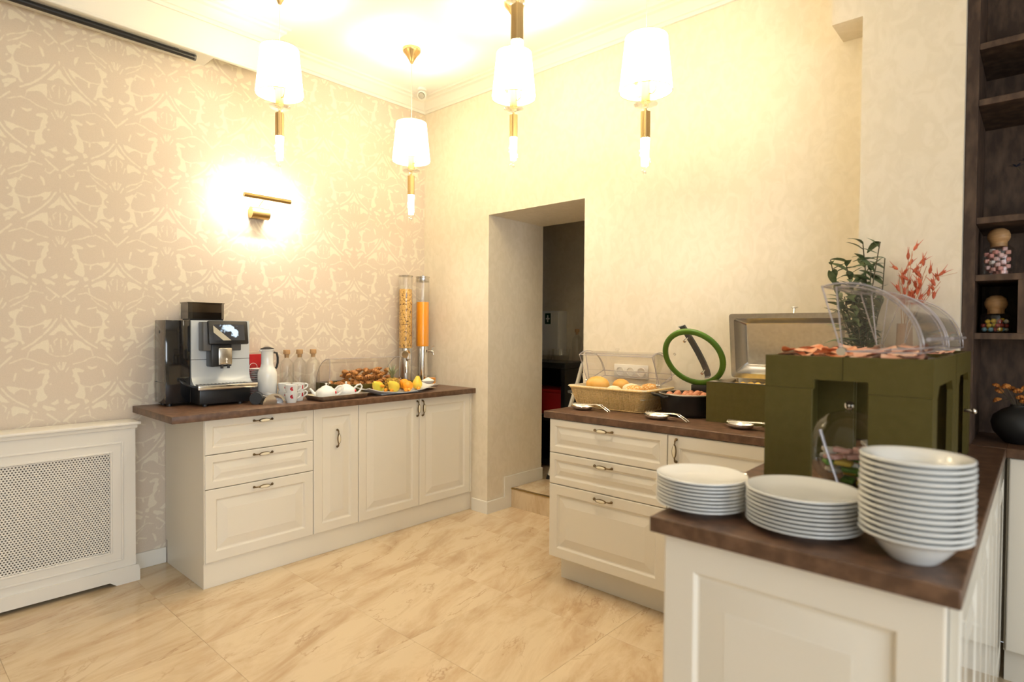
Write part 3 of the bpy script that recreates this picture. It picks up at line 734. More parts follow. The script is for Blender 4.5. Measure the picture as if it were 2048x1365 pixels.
obj('logo_mark', G().add([(.1045, .274, .232), (.1045, .284, .232), (.1045, .280, .246), (.1045, .286, .252), (.1045, .279, .262), (.1045, .273, .254), (.1045, .277, .246)], [(0, 1, 2, 3, 4, 5, 6)]), M['white'], sc_)
g = G()
for y in (.258, .294): obj('nozzle', G().cyl((.092, y, .202), (.092, y, .224), .0075, n=12), M['black'], cm)
hop = obj('bean_hopper', G().prism([(-.135, .125), (-.135, .318), (-.028, .318), (-.012, .299), (-.012, .143), (-.028, .125)], .478, .565, 'z'), M['smoke'], cm)
obj('beans', G().prism([(-.130, .130), (-.130, .313), (-.030, .313), (-.017, .295), (-.017, .147), (-.030, .130)], .4795, .515, 'z'), noisy(mat('coffee_beans', (.018, .012, .008), .4), (.05, .03, .018), 300, 2, bump=.002), hop)
obj('hopper_lid', G().prism([(-.138, .122), (-.138, .321), (-.026, .321), (-.009, .301), (-.009, .141), (-.026, .122)], .5655, .571, 'z'), M['smoke'], hop)
obj('hopper_foot', G().box(-.130, .132, .469, -.018, .311, .4785), M['black'], cm)
obj('side_lock', G().cyl((-.085, -.001, .405), (-.085, .002, .405), .0085, n=14), M['black'], cm)
obj('side_seam', G().box(-.159, -.0006, .128, -.008, .0008, .130), M['black'], cm)

# red box, saucers, carafe, chrome arch
rb = thing('red_box', 'red card box with a white ring print behind the saucers', 'box', (-3.655, 1.615, HC))
obj('carton', G().box(0, 0, 0, .06, .105, .268, .001, 1), M['red'], rb)
obj('ring_print', G().tube([(.0605, .022+.024*math.cos(a*PI/16), .190+.024*math.sin(a*PI/16)) for a in range(32)], .0016, 5, True), M['white'], rb)
SAU = G().lathe([(.022, .001), (.024, 0), (.026, .001), (.034, .003), (.058, .010), (.0605, .0118), (.060, .013), (.034, .0055), (.020, .0035), (0, .0035)], 32)
sme = SAU.mesh('saucer', 60)
for k in range(17):
    tag(rawobj('saucer', sme, M['porcelain'], None, (-3.515, 1.640, HC+.0108*k)), 'white saucer in the tall stack between coffee machine and carafe', 'saucer', 'stacked saucers beside the coffee machine')
ca = thing('thermos_carafe', 'white bottle-shaped thermos carafe with black lid and handle', 'carafe', (-3.40, 1.632, HC))
obj('body', G().lathe([(.050, 0), (.054, .004), (.054, .150), (.053, .165), (.048, .182), (.038, .202), (.034, .220), (.0335, .285), (.036, .296), (.041, .302), (.039, .304), (.030, .300)], 36), M['porcelain'], ca, ang=60)
obj('lid', G().lathe([(.033, .298), (.0385, .3045), (.037, .310), (.022, .315), (.012, .319), (0, .320)], 28), M['black'], ca)
obj('handle', G().tube([(.012, .034, .286), (.016, .050, .282), (.018, .055, .255), (.018, .055, .225), (.016, .050, .200), (.014, .044, .190)], .0065, 8), M['black'], ca)
obj('spout', G().box(-.010, -.046, .292, .010, -.034, .303, .003, 1), M['porcelain'], ca)
ar = thing('napkin_holder', 'chrome arched holder with a black drum at the worktop edge', 'holder', (-3.248, 1.585, HC))
n = 20; vs = []; fs = []
for x in (-.045, .030):
    for i in range(n+1):
        a = PI*i/n
        vs.append((x, -.066*math.cos(a), .060*math.sin(a)))
    for i in range(n+1):
        a = PI*i/n
        vs.append((x, -.0545*math.cos(a), .049*math.sin(a)))
m1 = 2*(n+1)
for i in range(n):
    fs += [(i, i+1, i+1+m1, i+m1), (n+1+i, n+2+i, n+2+i+m1, n+1+i+m1), (i, i+1, n+2+i, n+1+i), (m1+i, m1+i+1, m1+n+2+i, m1+n+1+i)]
fs += [(0, n+1, n+1+m1, m1), (n, 2*n+1, 2*n+1+m1, n+m1)]
obj('arch_band', G().add(vs, fs), M['chrome'], ar, ang=40)
obj('mirror_back', G().prism([(-.0545*math.cos(PI*i/n), .049*math.sin(PI*i/n)) for i in range(n+1)], -.012, -.008, 'x'), M['chrome'], ar)
obj('black_drum', G().tube([(-.075, -.046, .034), (-.020, -.082, .034)], .0335, 24), M['black'], ar)

# cups with the red emblem
def cup_mesh():
    g = G().lathe([(.023, 0), (.0262, 0), (.0272, .003), (.0295, .014), (.034, .034), (.0368, .056), (.0373, .060), (.0350, .060), (.0305, .050), (.0268, .0442), (.0240, .034), (.019, .014), (.010, .009), (0, .008)], 32)
    return g.mesh('cup', 60)
CUPM = cup_mesh()
CUPH = G().tube([(.0335, 0, .052), (.046, 0, .0545), (.055, 0, .048), (.054, 0, .037), (.045, 0, .028), (.0315, 0, .0225)], .0038, 8, flat=1.3).mesh('handle')
def emb():
    # red emblem: a profile with a tall cap, printed on the bowl of the cup
    pts = [(-.002, -.011), (.009, -.009), (.006, -.003), (.008, .001), (.003, .004), (.006, .013), (-.004, .012), (-.010, .003), (-.009, -.005), (-.004, -.006)]
    vs = []
    for y, z in pts:
        zz = .036+z; r = (.0295+(zz-.014)*.225 if zz < .034 else .034+(zz-.034)*.1275)+.0006; a = y/r
        vs.append((r*math.cos(a), r*math.sin(a), zz))
    zc = .037; vs.append((.034+(zc-.034)*.1275+.0009, 0, zc))
    return G().add(vs, [(i, (i+1) % len(pts), len(pts)) for i in range(len(pts))]).mesh('emblem')
EMB = emb()
def cup(x, y, z, hrot, erot, label):
    t = thing('coffee_cup', label, 'cup', (x, y, z), 0, 'stacked cups with red emblem')
    rawobj('bowl', CUPM, M['porcelain'], t)
    rawobj('handle', CUPH, M['porcelain'], t, rot=(0, 0, hrot))
    rawobj('emblem', EMB, M['redmark'], t, rot=(0, 0, erot))
camdir = lambda x, y: math.atan2(-y, -x)
for i, (x, y, nm) in enumerate(((-3.222, 1.690, 'front pair'), (-3.338, 1.707, 'pair behind the chrome arch'), (-3.290, 1.768, 'pair beside the teapot tray'))):
    e = camdir(x, y)+(.05, .25, .75)[i]
    for k in (0, 1):
        cup(x, y, HC+.0442*k, (PI/2-.15, PI/2+.9, PI/2-.1)[i]-.12*k, e, 'white espresso cup with red emblem, %s one of the %s' % (('lower', 'upper')[k], nm))
# small jar of coffee sticks
jr = thing('stick_jar', 'small glass jar of brown sticks behind the cups', 'jar', (-3.45, 1.775, HC))
obj('glass_jar', G().lathe([(.026, 0), (.028, .002), (.028, .085), (.026, .085), (.026, .004), (0, .003)], 24), M['glass'], jr)
g = G(); rr = random.Random(5)
for k in range(22):
    a = rr.uniform(0, 6.28); r = rr.uniform(0, .020)
    g.cyl((r*math.cos(a)*.8, r*math.sin(a)*.8, .005), (r*math.cos(a), r*math.sin(a), rr.uniform(.080, .094)), .0035, n=6)
obj('sticks', g, noisy(mat('brown_sticks', (.10, .045, .02), .6), (.30, .16, .08), 90, 2), jr)
# corked bottles
BOT = G().lathe([(.040, 0), (.043, .004), (.044, .012), (.044, .192), (.042, .206), (.034, .218), (.022, .227), (.0175, .234), (.0165, .250), (.018, .254), (.018, .262), (.0145, .262), (.0145, .236), (.032, .214), (.041, .195), (.041, .012), (0, .006)], 32).mesh('bottle', 60)
CRK = G().lathe([(.0125, .240), (.0145, .262), (.0205, .2635), (.021, .266), (.0205, .289), (.019, .291), (0, .291)], 24).mesh('cork')
for x, y, lb in ((-3.612, 1.862, 'corked clear glass bottle nearest the white carafe'), (-3.615, 1.952, 'corked clear glass bottle in the middle of three'), (-3.600, 2.040, 'corked clear glass bottle next to the pastry cover')):
    t = thing('glass_bottle', lb, 'bottle', (x, y, HC), 0, 'corked bottles'); rawobj('bottle_glass', BOT, M['glass'], t); rawobj('cork', CRK, M['cork'], t)
# teapots on a steel tray
ty = thing('steel_tray', 'shallow rectangular steel tray under two teapots', 'tray', (-3.222, 1.985, HC), .03)
def tray_mesh(w, d, h, fl=.012, t=.002, rim=.006):
    def rr_(a, b, r, n=5):
        out = []
        for cx_, cy_, a0 in ((a-r, b-r, 0), (-a+r, b-r, PI/2), (-a+r, -b+r, PI), (a-r, -b+r, 3*PI/2)):
            for i in range(n+1): q = a0+PI/2*i/n; out.append((cx_+r*math.cos(q), cy_+r*math.sin(q)))
        return out
    rings = [(w/2-fl-.004, d/2-fl-.004, .0), (w/2-fl, d/2-fl, .003), (w/2, d/2, h-.002), (w/2+rim, d/2+rim, h-.001), (w/2+rim, d/2+rim, h), (w/2-.001, d/2-.001, h), (w/2-fl-t, d/2-fl-t, .004), (w/2-fl-.006, d/2-fl-.006, t)]
    vs = []; fs = []; L = 24
    for a, b, z in rings: vs += [(x, y, z) for x, y in rr_(a, b, .014)]
    for k in range(len(rings)-1):
        for i in range(L): j = (i+1) % L; fs.append((k*L+i, k*L+j, k*L+L+j, k*L+L+i))
    fs.append(tuple(range(L))[::-1]); fs.append(tuple((len(rings)-1)*L+i for i in range(L)))
    return G().add(vs, fs)
obj('tray_pan', tray_mesh(.195, .340, .030), M['steel'], ty, ang=40)
def teapot(x, y, rz, lb):
    t = thing('teapot', lb, 'teapot', (x, y, HC+.0025), rz)
    obj('pot_body', G().lathe([(.030, 0), (.040, .002), (.056, .014), (.063, .032), (.060, .048), (.046, .062), (.030, .070), (.026, .071)], 36), M['porcelain'], t, ang=60)
    obj('lid', G().lathe([(.031, .0705), (.027, .075), (.014, .081), (.006, .083), (.0045, .087), (.0075, .092), (.005, .097), (0, .098)], 28), M['porcelain'], t, ang=60)
    obj('handle', G().tube([(0, .052, .056), (0, .070, .074), (0, .088, .078), (0, .097, .066), (0, .092, .046), (0, .075, .028), (0, .058, .022)], .0060, 10), M['porcelain'], t)
    obj('spout', G().tube([(0, -.052, .026), (0, -.072, .038), (0, -.084, .055), (0, -.094, .066)], [.013, .010, .007, .006], 12), M['porcelain'], t)
    obj('emblem', G().ball((.030, .051, .040), .0085, 12, 8, (1.0, .9, 1.2)), M['redmark'], t)
teapot(-3.222, 1.912, -.45, 'white teapot with red emblem nearest the cups on the steel tray')
teapot(-3.226, 2.052, -.45, 'white teapot with red emblem beside the fruit platter')
# ------------------------------------------------------------------ roll-top cover builder (axis along local x)
def rolltop(parent, L, R, a0, a1, ins=.0, knob=None, tint='acrylic', mirror=1):
    """clear hood: two end sectors and a curved sheet from angle a0 to a1 (degrees, 0 = +y, 90 = up), plus stiff edges and pivots"""
    a0, a1 = math.radians(a0), math.radians(a1); n = 22; T = .003
    A = [a0+(a1-a0)*i/n for i in range(n+1)]
    pt = lambda x, r, a: (x, mirror*r*math.cos(a), r*math.sin(a))
    g = G(); vs = []; fs = []
    for x in (ins, L-ins):
        for r in (R, R-T):
            vs += [pt(x, r, a) for a in A]
    k = n+1
    for i in range(n):
        fs += [(i, i+1, 2*k+i+1, 2*k+i), (k+i, k+i+1, 3*k+i+1, 3*k+i)]
    fs += [(0, k, 3*k, 2*k), (n, k+n, 3*k+n, 2*k+n)]
    g.add(vs, fs); obj('curved_sheet', g, M[tint], parent, ang=60)
    for x in (ins, L-ins-T):
        g = G(); sv = [(0, 0)]+[(mirror*R*math.cos(a), R*math.sin(a)) for a in A]
        g.prism(sv, x, x+T, 'x'); obj('end_sheet', g, M[tint], parent)
    for x in (ins+T/2, L-ins-T/2):      # rim of each end sheet
        obj('stiff_edge', G().tube([(x, 0, 0)]+[pt(x, R, a) for a in A], .0026, 6, True), M['edge_acrylic'], parent)
    for a in (a0, a1): obj('stiff_edge', G().tube([pt(ins, R, a), pt(L-ins, R, a)], .0026, 6), M['edge_acrylic'], parent)
    for x in (ins-.006, L-ins-.004): obj('pivot', G().cyl((x, 0, 0), (x+.010, 0, 0), .011, n=14), M['chrome'], parent)
    if knob is not None:
        a = math.radians(knob); g = G()
        c = Vector(pt(L/2, R, a)); nrm = Vector((0, mirror*math.cos(a), math.sin(a)))
        g.cyl(c, c+nrm*.014, .004, n=10); g.cyl(c+nrm*.014, c+nrm*.024, .011, n=14)
        obj('knob', g, M['acrylic'], parent)
def edge_mat():
    m = bpy.data.materials.new('acrylic_edge'); m.use_nodes = True; N, L = nt(m); N.clear()
    o = N.new('ShaderNodeOutputMaterial'); t = N.new('ShaderNodeBsdfTransparent'); t.inputs[0].default_value = (.90, .88, .88, 1)
    p = N.new('ShaderNodeBsdfPrincipled'); p.inputs['Base Color'].default_value = (.62, .58, .60, 1); p.inputs['Roughness'].default_value = .15
    mx = N.new('ShaderNodeMixShader'); mx.inputs[0].default_value = .45; L.new(t.outputs[0], mx.inputs[1]); L.new(p.outputs[0], mx.inputs[2]); L.new(mx.outputs[0], o.inputs[0]); return m
M['edge_acrylic'] = edge_mat()

# ------------------------------------------------------------------ pastry display on the left worktop
px0, py0, pL = -3.510, 2.105, .585
pb = thing('pastry_tray', 'low olive green tray heaped with croissants', 'tray', (px0, py0, HC))
g = G().box(-.165, 0, 0, .165, .012, .062).box(-.165, pL-.012, 0, .165, pL, .062).box(-.165, .012, 0, -.153, pL-.012, .062).box(.153, .012, 0, .165, pL-.012, .062).box(-.153, .012, 0, .153, pL-.012, .012)
obj('tray_box', g, M['green'], pb)
obj('liner', G().box(-.150, .015, .0125, .150, pL-.015, .040), M['linen'], pb)
pcov = thing('pastry_cover', 'clear roll-top hood standing open over the croissants', 'cover', (px0-.005, py0+.004, HC+.064), PI/2)
rolltop(pcov, pL-.008, .163, 0, 92, mirror=1, knob=78)
def crois():
    g = G(); m = 42; path = []; rad = []
    for i in range(m+1):
        t = i/m*2-1; a = t*1.05
        path.append((.050*math.sin(a), .026-.034*math.cos(a), 0)); seg = abs(math.sin((t+1)*PI*3.5))
        rad.append((.0028+.0172*(1-t*t)**.9)*(.74+.28*seg))
    g.tube(path, rad, 12, flat=.86); return g.mesh('croissant', 70)
M['pastry'] = noisy(mat('baked_pastry', (.27, .095, .020), .42), (.50, .23, .06), 55, 5, .4, .62, .0015)
CR = crois(); rr = random.Random(11); k = 0
spots = []
for cols_, ny, x0_ in ((3, 6, .092), (3, 4, .080), (2, 4, .045)):
    for i in range(cols_):
        for j in range(ny):
            spots.append((px0+(x0_*(2*i/(cols_-1)-1) if cols_ > 1 else 0)+rr.uniform(-.004, .004), py0+pL/2+(j-(ny-1)/2)*.088+rr.uniform(-.008, .008), 0))
heap = Pile([pb])
for x, y, z in spots:
    rot = (rr.uniform(-.4, .4), rr.uniform(-.4, .4), rr.choice((0, PI))+rr.uniform(-.7, .7))
    o = rawobj('croissant', CR, M['pastry'], None, (x, y, heap.drop(CR, x, y, rot)), rot)
    tag(o, 'golden brown croissant in the heap under the clear hood', 'croissant', 'croissants in the green tray')

# ------------------------------------------------------------------ fruit platter
fp = thing('fruit_platter', 'long white wavy porcelain platter of fruit', 'platter', (-3.225, 2.440, HC), -.03)
def plat(u, v, top):
    y = (u-.5)*.54; x = (v-.5)*.19*(1-.10*abs(2*u-1)**3); e = abs(2*u-1)
    z = .0035+.012*(2*v-1)**2+.040*max(0, e-.55)**1.6/.45**1.6*.9
    z += .006*math.sin(u*PI*3)*(2*v-1)**2
    return (x, y, z+(.0045 if top else 0))
g = G(); nu, nv = 40, 12
g.grid(nu, nv, lambda u, v: plat(u, v, True)); g.grid(nu, nv, lambda u, v: plat(u, v, False))
b = nu*nv
for i in range(nu-1): g.f += [(i*nv, (i+1)*nv, b+(i+1)*nv, b+i*nv), (i*nv+nv-1, (i+1)*nv+nv-1, b+(i+1)*nv+nv-1, b+i*nv+nv-1)]
for j in range(nv-1): g.f += [(j, j+1, b+j+1, b+j), ((nu-1)*nv+j, (nu-1)*nv+j+1, b+(nu-1)*nv+j+1, b+(nu-1)*nv+j)]
obj('dish', g, M['porcelain'], fp, ang=60)
obj('foot', G().box(-.045, -.15, 0, .045, .15, .006, .002, 1), M['porcelain'], fp)
M['pear'] = noisy(mat('pear_skin', (.72, .56, .045), .35), (.55, .52, .05), 14, 3, .35, .65)
M['pear_y'] = noisy(mat('yellow_pear_skin', (.82, .58, .05), .35), (.74, .60, .08), 14, 3)
M['orange'] = noisy(mat('orange_skin', (.86, .30, .015), .4), (.90, .38, .02), 60, 3, bump=.001)
M['stem'] = mat('fruit_stem', (.08, .045, .02), .7)
PEAR = G().lathe([(0, 0), (.012, .001), (.026, .008), (.0355, .024), (.036, .038), (.030, .056), (.021, .072), (.016, .084), (.011, .092), (0, .094)], 28).mesh('pear_flesh', 80)
STEM = G().tube([(0, 0, .090), (.002, .001, .102), (.006, .002, .112)], .0018, 6).mesh('stem')
ORNG = G().ball((0, 0, .037), .037, 24, 16, (1, 1, .96)).mesh('orange_skin', 180)
KUM = G().ball((0, 0, 0), .012, 12, 8, (1, 1, 1.2)).mesh('kumquat', 180)
dishp = Pile([fp])
def fruit(kind, x, y, rot, lb, m_=None, s=1):
    if kind == 'pear':
        t = thing('pear', lb, 'pear', (x, y, dishp.drop(PEAR, x, y, rot, s))); t.rotation_euler = rot; t.scale = (s,)*3
        rawobj('pear_flesh', PEAR.copy(), M[m_], t); rawobj('stem', STEM, M['stem'], t)
    else:
        o = rawobj('orange', ORNG, M['orange'], None, (x, y, dishp.drop(ORNG, x, y, rot, s)), rot); o.scale = (s,)*3; tag(o, lb, 'orange')
fruit('pear', -3.200, 2.300, (.95, .1, .15), 'green-yellow pear lying at the low end of the platter', 'pear')
fruit('pear', -3.205, 2.428, (.95, .1, .10), 'yellow pear lying in the middle of the platter', 'pear_y', 1.02)
fruit('pear', -3.225, 2.612, (-.12, .10, 1.1), 'upright yellow pear at the raised end of the platter', 'pear_y', .98)
fruit('orange', -3.284, 2.330, (0, 0, 0), 'orange tucked behind the green-yellow pear')
fruit('orange', -3.215, 2.530, (.3, .2, 0), 'orange beside the upright yellow pear')
fruit('orange', -3.288, 2.556, (.3, .2, 0), 'orange at the back of the platter behind the pear')
PINE = G().lathe([(.030, 0), (.047, .006), (.053, .020), (.053, .040), (.050, .060), (.036, .078), (.020, .086), (0, .088)], 20).mesh('pineapple_hull')
PZ = dishp.drop(PINE, -3.290, 2.452, (.06, .06, 0))
bpy.data.meshes.remove(PINE)
for i, (x, y) in enumerate(((-3.149, 2.270), (-3.152, 2.345), (-3.152, 2.462), (-3.155, 2.490), (-3.158, 2.572), (-3.254, 2.268), (-3.257, 2.374))):
    rot = (1.2, .3*i, i); tag(rawobj('kumquat', KUM, M['orange'], None, (x, y, dishp.drop(KUM, x, y, rot)), rot), 'tiny orange kumquat between the larger fruit', 'kumquat', 'kumquats on the platter')
pa = thing('pineapple', 'half pineapple with spiky green crown on the platter', 'pineapple', (-3.290, 2.452, PZ)); pa.rotation_euler = (.06, .06, 0)
M['pine'] = noisy(mat('pineapple_skin', (.55, .33, .04), .6), (.30, .20, .04), 70, 2, .4, .6, .002)
obj('flesh', G().lathe([(.030, 0), (.042, .010), (.046, .035), (.043, .060), (.034, .078), (.020, .086), (0, .088)], 24), M['pine'], pa, ang=60)
g = G()
for r in range(5):
    for k in range(11):
        a = 2*PI*(k+.5*(r % 2))/11; z = .0145+.0148*r; R = (.043, .0465, .0465, .0435, .037)[r]
        g.ball((R*math.cos(a), R*math.sin(a), z), .0095, 6, 4, (.7, .7, .8))
obj('eye_scales', g, M['pine'], pa, ang=20)
M['pine_leaf'] = noisy(mat('pineapple_leaf', (.16, .20, .10), .5), (.30, .32, .20), 40, 2)
def leaf(L, w, curl, n=6):
    vs = []; fs = []
    for i in range(n+1):
        t = i/n; ww = w*(1-t)**.7*(.75+.5*t if t < .5 else 1)
        z = L*t*math.cos(curl*t*.6); x = L*t*math.sin(curl*t*.6)+.006
        vs += [(x, -ww/2, z), (x-.002*(1-t), 0, z), (x, ww/2, z)]
    for i in range(n): q = 3*i; fs += [(q, q+1, q+4, q+3), (q+1, q+2, q+5, q+4)]
    return G().add(vs, fs)
rr = random.Random(2)
for k in range(22):
    tlt = .15+.85*(k/22); me = leaf(.095*rr.uniform(.8, 1.1), .013, .9*tlt+.1).mesh('leaf')
    rawobj('leaf', me, M['pine_leaf'], pa, (0, 0, .084), (0, .25*tlt, k*2.4))
# sugar bowl on its saucer
sb = thing('sugar_bowl', 'small steel-footed bowl of white sugar on a saucer', 'bowl', (-3.275, 2.755, HC))
obj('saucer', G().lathe([(.028, 0), (.034, .001), (.052, .009), (.056, .012), (.054, .013), (.030, .005), (0, .004)], 28), M['steel'], sb)
obj('foot', G().lathe([(.022, .0052), (.020, .010), (.009, .016), (.008, .024), (.020, .032)], 24), M['chrome'], sb)
obj('bowl', G().lathe([(.012, .030), (.030, .034), (.042, .046), (.049, .062), (.052, .064), (.050, .066), (.044, .060), (.030, .042), (0, .038)], 32), M['glass'], sb)
obj('sugar', G().lathe([(.030, .0405), (.041, .052), (.046, .0625), (.030, .070), (.012, .080), (.003, .083), (0, .0832)], 28), mat('sugar', (.86, .85, .82), .9), sb, ang=60)
# juice jug by the corner
jg = thing('juice_glass', 'square glass of orange juice on a steel stand in the corner', 'glass', (-3.438, 2.925, HC))
obj('stand', G().box(-.036, -.036, 0, .036, .036, .014, .004, 2), M['chrome'], jg)
obj('glass', G().lathe([(.029, .0135), (.034, .015), (.035, .082), (.033, .082), (.032, .019), (0, .018)], 28), M['glass'], jg)
obj('juice', G().lathe([(0, .0185), (.0315, .0195), (.0325, .062), (0, .062)], 28), M['orange_juice'], jg)

# ------------------------------------------------------------------ dispensers
M['cereal'] = None
def cereal_mat():
    m = mat('cereal_rings', (.70, .42, .11), .7); N, L = nt(m); b = N['Principled BSDF']
    tc = N.new('ShaderNodeTexCoord'); vo = N.new('ShaderNodeTexVoronoi'); vo.inputs['Scale'].default_value = 78; L.new(tc.outputs['Object'], vo.inputs['Vector'])
    cr = N.new('ShaderNodeValToRGB'); e = cr.color_ramp.elements
    e[0].position = .0; e[0].color = (.36, .17, .04, 1); e[1].position = .25; e[1].color = (.80, .50, .15, 1)
    x = cr.color_ramp.elements.new(.62); x.color = (.66, .38, .10, 1); x = cr.color_ramp.elements.new(.80); x.color = (.16, .075, .02, 1)
    L.new(vo.outputs['Distance'], cr.inputs[0]); L.new(cr.outputs[0], b.inputs['Base Color'])
    bp = N.new('ShaderNodeBump'); bp.inputs['Distance'].default_value = .004; bp.invert = True; L.new(vo.outputs['Distance'], bp.inputs['Height']); L.new(bp.outputs[0], b.inputs['Normal']); return m
M['cereal'] = cereal_mat()
d1 = thing('cereal_dispenser', 'tall clear column of cereal on a steel stand', 'dispenser', (-3.575, 2.785, HC))
obj('base_plate', G().lathe([(.067, 0), (.070, .003), (.070, .010), (.063, .014), (.03, .016), (0, .016)], 32), M['steel'], d1)
obj('stand', G().cyl((0, 0, .015), (0, 0, .285), .047, n=32), M['steel'], d1)
obj('clear_tube', G().lathe([(.0495, .286), (.051, .29), (.051, .826), (.0485, .826), (.0485, .292)], 36, cap=False), M['glass'], d1)
obj('cereal', G().lathe([(0, .2875), (.047, .289), (.0478, .30), (.0478, .722), (.042, .730), (.02, .727), (0, .732)], 36), M['cereal'], d1, ang=60)
obj('cap', G().lathe([(.030, .823), (.054, .825), (.055, .829), (.048, .834), (.020, .838), (0, .839)], 32), M['steel'], d1)
obj('outlet', G().tube([(.040, -.018, .255), (.066, -.028, .238), (.072, -.032, .205)], [.022, .022, .020], 16), M['chrome'], d1)
obj('outlet_wheel', G().cyl((.050, -.055, .242), (.078, -.063, .242), .026, n=20), M['chrome'], d1)
obj('outlet_shutter', G().tube([(.066, -.036, .200), (.088, -.046, .150), (.092, -.046, .105)], [.010, .030, .024], 16, flat=.5), M['steel'], d1)
d2 = thing('juice_dispenser', 'tall clear column of orange juice with a steel tap', 'dispenser', (-3.545, 2.925, HC))
obj('base_plate', G().lathe([(.062, 0), (.065, .003), (.065, .010), (.060, .014), (0, .015)], 32), M['steel'], d2)
obj('stand', G().cyl((-.0, 0, .014), (0, 0, .297), .040, n=32), M['chrome'], d2)
obj('clear_tube', G().lathe([(.0485, .298), (.0505, .302), (.0505, .800), (.048, .800), (.048, .304)], 36, cap=False), M['glass'], d2)
obj('juice', G().lathe([(0, .2985), (.0465, .300), (.0475, .31), (.0475, .634), (.046, .637), (0, .637)], 36), M['orange_juice'], d2, ang=60)
obj('cap', G().lathe([(.046, .790), (.050, .802), (.050, .822), (.054, .826), (.054, .832), (.02, .838), (.006, .838), (.006, .846), (0, .846)], 32), M['steel'], d2)
tp = obj('tap', G().tube([(.040, .018, .262), (.062, .030, .262), (.080, .038, .258), (.083, .040, .236)], [.010, .009, .010, .008], 12), M['chrome'], d2)
obj('lever', G().tube([(.074, .036, .262), (.076, .037, .292), (.086, .042, .300)], [.006, .006, .008], 10), M['chrome'], tp)
# ------------------------------------------------------------------ bread basket on the right worktop
BX0, BX1, BY0, BY1 = -1.945, -1.535, 2.715, 2.985
bk = thing('bread_basket', 'rectangular wicker basket with linen liner holding bread', 'basket', ((BX0+BX1)/2, (BY0+BY1)/2, HC))
bw, bd, bh, fl = (BX1-BX0)/2, (BY1-BY0)/2, .113, .036
def ring(t, n_len=None):
    a, b = bw+fl*t, bd+fl*.8*t; r = .02; out = []
    per = [((a, -b+r), (a, b-r)), ((a-r, b), (-a+r, b)), ((-a, b-r), (-a, -b+r)), ((-a+r, -b), (a-r, -b))]
    for (x0, y0), (x1, y1) in per:
        L = math.hypot(x1-x0, y1-y0); k = max(2, int(L/.0075))
        for i in range(k): out.append((x0+(x1-x0)*i/k, y0+(y1-y0)*i/k))
        out.append((x1, y1))
    return out
base_n = len(ring(0))
def ring_n(t):
    # same number of points at each height: take the bottom ring and flare it
    out = []
    for x, y in ring(0): out.append((x*(bw+fl*t)/bw, y*(bd+fl*.8*t)/bd))
    return out
g = G(); rows = 17
for j in range(rows):
    t = (j+.5)/rows; z = .004+(bh-.006)*t; pts = ring_n(t); path = []
    for i, (x, y) in enumerate(pts):
        o_ = .0026*math.cos(PI*(i+ j*2)/2.0+ (PI if j % 2 else 0)); l = math.hypot(x, y)
        nx, ny = (1 if x > bw*.93 else -1 if x < -bw*.93 else 0), (1 if y > bd*.9 else -1 if y < -bd*.9 else 0)
        q = math.hypot(nx, ny) or 1
        path.append((x+o_*nx/q, y+o_*ny/q, z))
    g.tube(path, .0029, 5, True)
obj('weave', g, M['wicker'], bk, ang=180)
g = G(); p0, p1 = ring_n(0), ring_n(1)
for i in range(0, base_n, 2): g.tube([(p0[i][0], p0[i][1], .0), (p1[i][0], p1[i][1], bh)], .0022, 5)
obj('stake', g, M['wicker'], bk, ang=180)
g = G(); g.tube([(x*1.008, y*1.01, bh+.002) for x, y in ring_n(1.02)], .0062, 8, True); g.tube([(x, y, .0048) for x, y in ring_n(.02)], .0045, 6, True)
obj('rim', g, M['wicker'], bk, ang=180)
obj('basket_floor', G().box(-bw+.006, -bd+.006, .001, bw-.006, bd-.006, .006), M['wicker'], bk)
g = G(); A, B = bw+fl, bd+fl*.8
g.box(-A+.012, -B+.012, .070, A-.012, B-.012, .076)
for pts in ([(-A-.004, -B-.004), (A+.004, -B-.004), (A-.014, -B+.012), (-A+.014, -B+.012)],):
    pass
lin = []
def lw_(u, v):   # cloth hanging over the rim: ring direction u, v from inside to outside
    a = 2*PI*u; cx_, sx_ = math.cos(a), math.sin(a)
    m_ = max(abs(cx_)/A, abs(sx_)/B); x, y = cx_/m_, sx_/m_
    k = .90+.118*v
    z = .074+.050*min(1, v/.55)+.0015*math.sin(u*44)*v-.008*max(0, v-.8)/.2
    return (x*k, y*k, z)
g.grid(120, 12, lw_, True)
obj('liner', g, M['linen'], bk, ang=60)
bc = thing('bread_cover', 'clear roll-top hood standing open over the bread basket', 'cover', (BX0-.030, 2.865, HC+.1345), 0)
rolltop(bc, BX1-BX0+.056, .178, 18, 118, knob=104)
rolltop(bc, BX1-BX0+.056, .170, 8, 104, ins=.014)
M['bun'] = noisy(mat('golden_bun', (.72, .36, .06), .5), (.80, .46, .12), 20, 4, bump=.0008)
M['seed_bun'] = noisy(mat('seeded_bun', (.62, .29, .06), .6), (.86, .66, .36), 110, 2, .52, .62, .002)
M['pale_roll'] = noisy(mat('floury_roll', (.82, .73, .52), .7), (.72, .60, .36), 25, 3)
BUN = lambda r, sx, sy, sz: G().ball((0, 0, 0), r, 24, 14, (sx, sy, sz))
loaf = Pile([bk])
